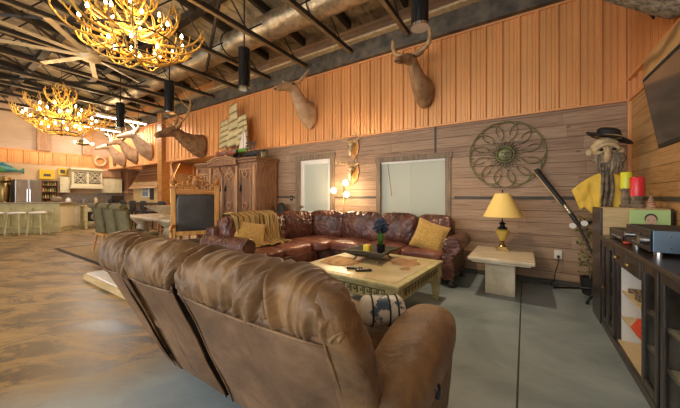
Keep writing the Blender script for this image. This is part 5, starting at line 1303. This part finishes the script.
# ================================================================== KITCHEN
isl = thing('kitchen_island', 'angular olive-cream kitchen island with granite top', 'island', (-14.3, 2.6, 0))
ip = [(-14.75, 1.35), (-13.5, 2.85), (-14.35, 3.42), (-14.85, 2.8), (-14.95, 1.6)]
MB().prism(ip, .98).build('body', 'islgreen', isl, bevel=.01)
c_ = Vector((sum(p[0] for p in ip) / 5, sum(p[1] for p in ip) / 5)); tp2 = [tuple(c_ + (Vector(p) - c_) * 1.09) for p in ip]
MB().prism(tp2, .05, Matrix.Translation((0, 0, .98))).build('countertop', 'counter', isl, bevel=.01)
def along(a, b, t, out=0): 
    a, b = Vector(a), Vector(b); d = (b - a).normalized(); n_ = Vector((d.y, -d.x)); return a.lerp(b, t) + n_ * out
for t0, t1 in ((.05, .48), (.52, .95)):
    a = along(ip[1], ip[2], t0, .012); b = along(ip[1], ip[2], t1, .012); d = b - a
    MB().box(((a.x + b.x) / 2, (a.y + b.y) / 2, .52), (d.length, .03, .72), (0, 0, math.atan2(d.y, d.x))).build('door', 'cabcream', isl, bevel=.008)
for t0 in (.06, .36, .66):
    a = along(ip[0], ip[1], t0, .012); b = along(ip[0], ip[1], t0 + .27, .012); d = b - a
    MB().box(((a.x + b.x) / 2, (a.y + b.y) / 2, .5), (d.length, .03, .7), (0, 0, math.atan2(d.y, d.x))).build('panel', 'islgreen', isl, bevel=.008)
def stool(label):
    t = thing('bar_stool', label, 'stool', (0, 0, 0), group=None)
    MB().puff((0, 0, .70), (.36, .36, .07), 4, 8).build('seat', 'white', t, smooth=True)
    for x in (-1, 1):
        for y in (-1, 1): MB().tube([(x * .13, y * .13, .68), (x * .18, y * .18, 0)], [.025, .02], 6).build('leg', 'cream', t)
    for y in (-1, 1): MB().tube([(-.165, y * .165, .25), (.165, y * .165, .25)], .014, 6).build('stretcher', 'cream', t)
    return t
s0 = None
for i, (t_, lb) in enumerate(((.0, 'pale wooden bar stool farthest left along the island'), (.27, 'pale wooden bar stool second from the left along the island'), (.54, 'pale wooden bar stool third from the left along the island'), (.82, 'pale wooden bar stool rightmost along the island'))):
    p = along(ip[0], ip[1], t_, .42); rz_ = math.atan2(ip[1][1] - ip[0][1], ip[1][0] - ip[0][0])
    if s0 is None: s0 = stool(lb); s0.location = (p.x, p.y, 0); s0.rotation_euler = (0, 0, rz_)
    else: copy_tree(s0, (p.x, p.y, 0), rz_, lb)
def kc(name, label, y0, y1, z0, z1, dep, m='cabcream', doors=1, cat='cabinet', loc=None):
    t = thing(name, label, cat, (KX + dep / 2, (y0 + y1) / 2, z0))
    MB().bb(KX, KX + dep, y0, y1, z0, z1).build('carcass', m, t, bevel=.005)
    w_ = (y1 - y0) / doors
    for i in range(doors):
        d = MB().bb(KX + dep, KX + dep + .02, y0 + i * w_ + .012, y0 + (i + 1) * w_ - .012, z0 + .02, z1 - .02).build('door', m, t, bevel=.006)
        MB().bb(KX + dep + .02, KX + dep + .026, y0 + i * w_ + .07, y0 + (i + 1) * w_ - .07, z0 + .09, z1 - .09).build('raised_panel', m, d, bevel=.004)
        MB().ball((KX + dep + .03, y0 + i * w_ + .05, (z0 + z1) / 2), .016, 6).build('knob', 'brass', d)
    return t
kc('wall_cabinet', 'narrow cream wall cabinet between bar shelf and mullioned hutch', 3.30, 3.62, 1.38, 2.02, .35, doors=1)
kc('wall_cabinet', 'wide cream wall cabinets right of the mullioned hutch', 4.64, 5.40, 1.38, 2.02, .35, doors=3)
kc('base_cabinet', 'cream base cabinets along the far kitchen wall', 3.30, 5.60, 0, .88, .6, doors=5)
single(MB().bb(KX + .001, KX + .65, 3.26, 5.62, .882, .925), 'worktop', 'counter', 'brown granite worktop along the far kitchen wall', 'worktop', bevel=.006)
single(MB().bb(KX, KX + .012, 3.26, 5.62, .926, 1.36), 'backsplash', 'splash', 'mottled tile backsplash above the far worktop', 'backsplash')
hu = thing('kitchen_hutch', 'cream wall hutch with two dark round fretwork panels over the range', 'cabinet', (KX + .25, 4.12, 1.66))
MB().bb(KX, KX + .5, 3.62, 4.62, 1.66, 2.36).bb(KX, KX + .58, 3.58, 4.66, 2.33, 2.40).bb(KX, KX + .55, 3.58, 4.66, 1.56, 1.68).build('carcass', 'cabcream', hu, bevel=.008)
for yc_ in (3.90, 4.36):
    p_ = MB().bb(KX + .5, KX + .512, yc_ - .19, yc_ + .19, 1.78, 2.24).build('dark_panel', 'blackmatte', hu)
    for dy, dz, r_ in ((0, 0, .11), (0, 0, .17), (-.09, .11, .09), (.09, .11, .09), (-.09, -.11, .09), (.09, -.11, .09)):
        MB().tube([(KX + .52, yc_ + dy + r_ * math.cos(t), 2.01 + dz + r_ * math.sin(t)) for t in [i * PI / 10 for i in range(20)]], .012, 6, closed=True).build('fret_ring', 'cabcream', p_)
single(MB().bb(KX + .001, KX + .10, 4.68, 5.45, 2.10, 2.40), 'wood_sign', 'armoire2', 'dark wooden carved board above the wide wall cabinets', 'sign', bevel=.02)
fr = thing('refrigerator', 'tall two-door stainless refrigerator behind the island', 'refrigerator', (KX + .4, 2.42, 0))
MB().bb(KX, KX + .70, 2.05, 2.72, 0, 1.85).build('body', 'steel_dark', fr)
for y0, y1 in ((2.06, 2.38), (2.39, 2.71)):
    d = MB().bb(KX + .70, KX + .75, y0, y1, .05, 1.84).build('door', 'steel', fr, bevel=.01)
    yy = y1 - .03 if y0 < 2.2 else y0 + .03; MB().tube([(KX + .79, yy, .7), (KX + .79, yy, 1.5)], .012, 8).build('handle', 'chrome', d)
sf = thing('brass_samovar', 'tall golden dispenser with rounded top left of the refrigerator', 'dispenser', (KX + .4, 1.86, 0))
MB().lathe([(.16, 0), (.16, 1.0), (.12, 1.05), (.14, 1.2), (.15, 1.6), (.10, 1.72), (.18, 1.80), (.16, 1.92), (.0, 1.96)], (KX + .42, 1.84, 0), 18).build('body', 'brass', sf, smooth=40)
bs = thing('bar_shelf', 'wooden bar shelf unit holding rows of bottles right of the refrigerator', 'shelf', (KX + .2, 3.0, 0))
b_ = MB().bb(KX, KX + .35, 2.78, 2.81, 0, 1.85).bb(KX, KX + .35, 3.24, 3.27, 0, 1.85)
for z in (.9, 1.15, 1.4, 1.65, 1.83): b_.bb(KX, KX + .35, 2.81, 3.24, z, z + .02)
b_.bb(KX, KX + .02, 2.81, 3.24, 0, 1.85).bb(KX + .02, KX + .35, 2.81, 3.24, 0, .9).build('frame', 'armoire', bs)
pb_ = None; bi = 0
bm_ = [mat('amber_glass', (.55, .26, .05), .15), mat('green_glass', (.10, .22, .05), .15), 'bone']
for zi, z in enumerate((.92, 1.17, 1.42, 1.67)):
    for q in range(6):
        y = 2.85 + q * .068
        o = MB().lathe([(.026, 0), (.026, .10), (.010, .13), (.010, .145 if zi == 3 else .17), (0, .145 if zi == 3 else .17)], (0, 0, 0), 8).build('liquor_bottle', bm_[(q + zi) % 3], smooth=50)
        o.location = (KX + .25, y, z + .001); tag(o, 'small bottle standing on the wooden bar shelf', 'bottle', 'bottles on the bar shelf')
# signs and wall pieces on the end wall
s1_ = thing('yellow_sign', 'bright yellow square sign above the bar shelf', 'sign', (KX + .05, 3.0, 1.92))
MB().bb(KX + .001, KX + .06, 2.78, 3.22, 1.92, 2.30).build('sign_board', 'sign', s1_, bevel=.01); MB().bb(KX + .061, KX + .066, 2.90, 3.10, 2.03, 2.13).build('dark_mark', 'trimdark', s1_)
s2_ = thing('yellow_sign', 'small yellow framed sign left of the mullioned hutch', 'sign', (KX + .05, 3.45, 2.10))
MB().bb(KX + .001, KX + .05, 3.32, 3.58, 2.12, 2.40).build('frame', 'sign', s2_, bevel=.01); MB().bb(KX + .051, KX + .056, 3.38, 3.52, 2.18, 2.34).build('picture', 'trimdark', s2_)
fi = thing('mounted_fish', 'green and blue mounted fish on the kitchen end wall', 'fish mount', (KX + .1, 1.95, 2.15))
MB().loft([((KX + .08, 1.45, 2.22), (.02, 0, 0), (0, 0, .03)), ((KX + .10, 1.6, 2.25), (.05, 0, 0), (0, 0, .12)), ((KX + .10, 1.85, 2.26), (.06, 0, 0), (0, 0, .14)), ((KX + .09, 2.1, 2.23), (.04, 0, 0), (0, 0, .08)), ((KX + .07, 2.25, 2.2), (.02, 0, 0), (0, 0, .03)), ((KX + .06, 2.38, 2.2), (.012, 0, 0), (0, 0, .12))], 12).build('body', 'fishgreen', fi, smooth=True)
MB().tube([(KX + .08, 1.6, 2.36), (KX + .07, 1.85, 2.44), (KX + .06, 2.1, 2.32)], [.01, .03, .01], 6, 2).build('dorsal_fin', 'fishgreen', fi)
# cart table under the hutch
ct = thing('console_cart', 'cream console table with dark arched openings beside the island', 'table', (-13.9, 4.1, 0))
MB().bb(-14.6, -14.0, 3.65, 4.95, .82, .88).build('tabletop', 'tanbox', ct, bevel=.01)
for y in (3.7, 4.3, 4.9):
    for x in (-14.55, -14.05): MB().bb(x - .04, x + .04, y - .04, y + .04, 0, .82).build('leg', 'cream', ct, bevel=.006)
MB().bb(-14.56, -14.04, 3.70, 4.90, .22, .26).build('shelf', 'cream', ct)
for y in (4.0, 4.6):
    w_ = thing('wine_rack', 'dark wire basket under the console table, ' + ('left' if y < 4.3 else 'right') + ' bay', 'basket', (-14.3, y, .262))
    MB().puff((-14.3, y, .45), (.4, .42, .36), 6, 8).build('basket_body', 'blackmatte', w_)
    MB().tube([(-14.09, y + .12 * math.cos(t), .45 + .12 * math.sin(t)) for t in [i * PI / 8 for i in range(16)]], .015, 6, closed=True).build('ring', 'cream', w_)
# counter things
for i, (y, lb, m_, h_, r_) in enumerate(((3.55, 'white canister on the worktop under the narrow cabinet', 'white', .26, .09), (4.05, 'steel pot on the worktop under the hutch', 'steel', .2, .12), (4.45, 'pale jug on the worktop right of the pot', 'bone', .28, .07), (4.95, 'dark jar on the worktop under the wide cabinets', 'blackmatte', .2, .08), (5.25, 'cream jar at the right end of the worktop', 'cream', .22, .08))):
    single(MB().lathe([(r_ * .8, 0), (r_, .03), (r_, h_ * .7), (r_ * .6, h_ * .85), (r_ * .65, h_ * .95), (0, h_)], (KX + .35, y, .927), 14), 'kitchen_jar', m_, lb, 'jar', smooth=50)
single(MB().puff((-14.35, 2.95, 1.13), (.22, .3, .2), 3, 8), 'fruit_basket', 'trimwood', 'round brown basket near the front corner of the island top', 'basket', smooth=True)
bk = thing('desk_computer', 'dark flat monitor on the console table near the green chairs', 'monitor', (-14.2, 4.75, .882))
MB().bb(-14.23, -14.17, 4.55, 4.95, .98, 1.26).build('screen', 'blackgloss', bk); MB().bb(-14.26, -14.14, 4.68, 4.82, .881, .90).bb(-14.21, -14.19, 4.73, 4.77, .9, 1.0).build('stand', 'blackmatte', bk)
# range alcove with wooden hood (right end of the end wall)
hd_ = thing('range_hood', 'tall dark wood tapered range hood at the kitchen corner', 'range hood', (KX + .4, 5.75, 1.2))
MB().prism([(0, 1.45), (.75, 1.45), (.62, 2.5), (0, 2.5)], .62, Matrix(((1, 0, 0, KX), (0, 0, 1, 5.50), (0, 1, 0, 0), (0, 0, 0, 1)))).build('hood', 'armoire', hd_, bevel=.01)
for z0, w_ in ((1.38, .80), (2.44, .70)): MB().bb(KX, KX + w_, 5.47, 6.15, z0, z0 + .085).build('moulding', 'armoire2', hd_, bevel=.01)
rg_ = thing('kitchen_range', 'black and steel range below the dark wood hood', 'oven', (KX + .35, 5.8, 0))
MB().bb(KX, KX + .66, 5.66, 6.12, 0, .92).build('body', 'blackgloss', rg_, bevel=.01); MB().bb(KX + .66, KX + .68, 5.70, 6.08, .15, .68).build('door', 'steel', rg_, bevel=.005)
MB().tube([(KX + .72, 5.72, .72), (KX + .72, 6.06, .72)], .012, 6).build('handle', 'chrome', rg_)
# shingled playhouse model on a counter
lc = thing('serving_counter', 'long wooden serving counter below the shingled little house', 'counter', (-12.6, 5.75, 0))
MB().bb(-14.9, -10.2, 5.45, 6.25, 0, .96).build('body', 'armoire', lc); MB().bb(-15.0, -10.1, 5.38, 6.32, .96, 1.01).build('counter_top', 'counter', lc, bevel=.01)
ph = thing('shingled_house', 'little house with cedar shingle roof and white window on the serving counter', 'playhouse', (-13.5, 5.85, 1.011))
hx0, hx1, hy0, hy1 = -14.7, -12.4, 5.5, 6.2
MB().bb(hx0, hx1, hy0, hy1, 1.011, 1.85).build('walls', 'tanbox', ph)
MB().prism([(hy0, 1.85), (hy1, 1.85), ((hy0 + hy1) / 2 + .15, 2.62)], hx1 - hx0, Matrix(((0, 0, 1, hx0), (1, 0, 0, 0), (0, 1, 0, 0), (0, 0, 0, 1)))).build('gable', 'armoire', ph)
rowm = MB()
for q in range(9):
    f = q / 9; y = hy0 - .14 + (.64) * f; z = 1.58 + 1.12 * f
    for j in range(23):
        x = hx0 - .10 + j * .11 + (.055 if q % 2 else 0)
        rowm.box((x, y + .05, z + .045), (.104, .145, .014), (R(50), 0, 0))
rowm.build('roof_shingles', 'shingle', ph)
MB().box(((hx0 + hx1) / 2, hy1 - .08, 2.17), (2.4, .03, 1.05), (R(-25), 0, 0)).build('rear_roof', 'shingle', ph)
wn_ = MB().bb(hx0 + .95, hx0 + 1.55, hy0 - .03, hy0 + .01, 1.2, 1.72).build('window_frame', 'white', ph)
for a in (0, 1):
    for b in (0, 1): MB().bb(hx0 + .99 + a * .27, hx0 + 1.23 + a * .27, hy0 - .036, hy0 - .03, 1.24 + b * .23, 1.45 + b * .23).build('pane', 'bluegrey', wn_)
MB().bb(hx0 + 1.65, hx0 + 1.95, hy0 - .03, hy0 + .01, 1.1, 1.75).build('shutter', 'blackmatte', ph)
def bchair(label):
    t = thing('counter_chair', label, 'chair', (0, 0, 0))
    MB().puff((0, 0, .66), (.46, .44, .10), 5, 8).build('seat', 'blackmatte', t, smooth=True)
    MB().puff((0, -.22, .90), (.50, .07, .36), 5, 8).build('backrest', 'blackmatte', t, smooth=True)
    for x in (-.2, .2):
        for y in (-.2, .18): MB().tube([(x, y, .62), (x * 1.05, y * 1.05, 0)], .018, 6).build('leg', 'blackmet', t)
    return t
b0 = bchair('black counter chair at the serving counter, leftmost'); b0.location = (-13.6, 4.95, 0)
for x, lb in ((-12.7, 'black counter chair at the serving counter, second from left'), (-11.8, 'black counter chair at the serving counter, second from right'), (-10.3, 'black counter chair at the serving counter, rightmost beyond the column')): copy_tree(b0, (x, 4.95 if x < -11 else 4.9, 0), 0, lb)
# wreath, ornament, plate on the orange end
wr = MB().tube([(-15.9, 4.68 + .19 * math.cos(t), 2.80 + .19 * math.sin(t)) for t in [i * PI / 12 for i in range(24)]], .055, 8, closed=True)
single(wr, 'wreath', 'bone', 'pale round wreath on the orange metal near the far corner', 'wreath', smooth=True)
single(MB().puff((-15.1, 4.93, 2.78), (.16, .10, .42), 2.2, 10, .02, 20), 'dark_ornament', 'furelk', 'small dark hanging ornament between the wreath and the farthest buck', 'ornament', smooth=True)
# small distant pendant chandelier
sc_ = thing('crystal_pendant', 'small distant pendant lamp with glowing bulbs near the far corner', 'lamp', (-13.6, 3.5, 3.15))
MB().tube([(-13.6, 3.5, 3.3), (-13.6, 3.5, 4.5)], .01, 6).build('stem', 'blackmet', sc_)
MB().lathe([(.05, .25), (.2, .1), (.22, .05), (.03, .0), (0, 0)], (-13.6, 3.5, 3.1), 12).build('body', 'brass', sc_, smooth=True)
for i in range(5): MB().ball((-13.6 + .26 * math.cos(i * 1.256), 3.5 + .26 * math.sin(i * 1.256), 3.2), .04, 6).build('bulb', 'bulb', sc_, smooth=True)
# things glimpsed in the alcove right of the column
hb = thing('bookcase', 'tan bookcase against the back of the alcove', 'bookcase', (-12.0, 8.7, 0))
b_ = MB().bb(-13.4, -10.8, 8.6, 8.97, 0, .04)
for z in (.5, .95, 1.4, 1.85, 2.1): b_.bb(-13.4, -10.8, 8.6, 8.97, z, z + .04)
for x in (-13.4, -12.5, -11.65, -10.84): b_.bb(x, x + .04, 8.6, 8.97, 0, 2.14)
b_.build('frame', 'tanbox', hb)
wp = thing('artwork', 'small framed pale picture on the alcove back wall', 'picture', (-14.2, 8.95, 1.5))
MB().bb(-14.6, -13.9, 8.93, 8.97, 1.4, 2.0).build('frame', 'armoire', wp); MB().bb(-14.54, -13.96, 8.92, 8.93, 1.46, 1.94).build('picture', 'white', wp)

# ================================================================== REMAINING LIGHT
light('AREA', 'alcove_lamp', (-11.0, 7.2, 3.05), 190, (1, .74, .45), 2.0)
for x, y in ((-14.2, 2.2), (-14.6, 4.2), (-12.0, 3.2)): light('POINT', 'kitchen_can', (x, y, 3.7), 42, (1, .70, .38), .15)
light('AREA', 'tube_glow', (-11.85, 4.1, 3.88), 40, (.9, .95, 1), 1.0)
light('AREA', 'tube_glow', (-14.2, 4.1, 3.88), 40, (.9, .95, 1), 1.0)
# added area light, daylight fill from the unseen open side behind the camera
d_ = light('AREA', 'added_daylight_fill', (-4.5, -4.2, 2.1), 300, (.92, .96, 1), 9, (R(90), 0, 0)); d_.data.shape = 'RECTANGLE'; d_.data.size_y = 3.4
light('AREA', 'outside_window_daylight', (-1.73, 5.9, 1.4), 5, (.85, 1, .8), 1.6, (R(-90), 0, 0))
light('AREA', 'outside_door_daylight', (-3.96, 5.9, 1.5), 5, (.95, 1, .9), 1.4, (R(-90), 0, 0))
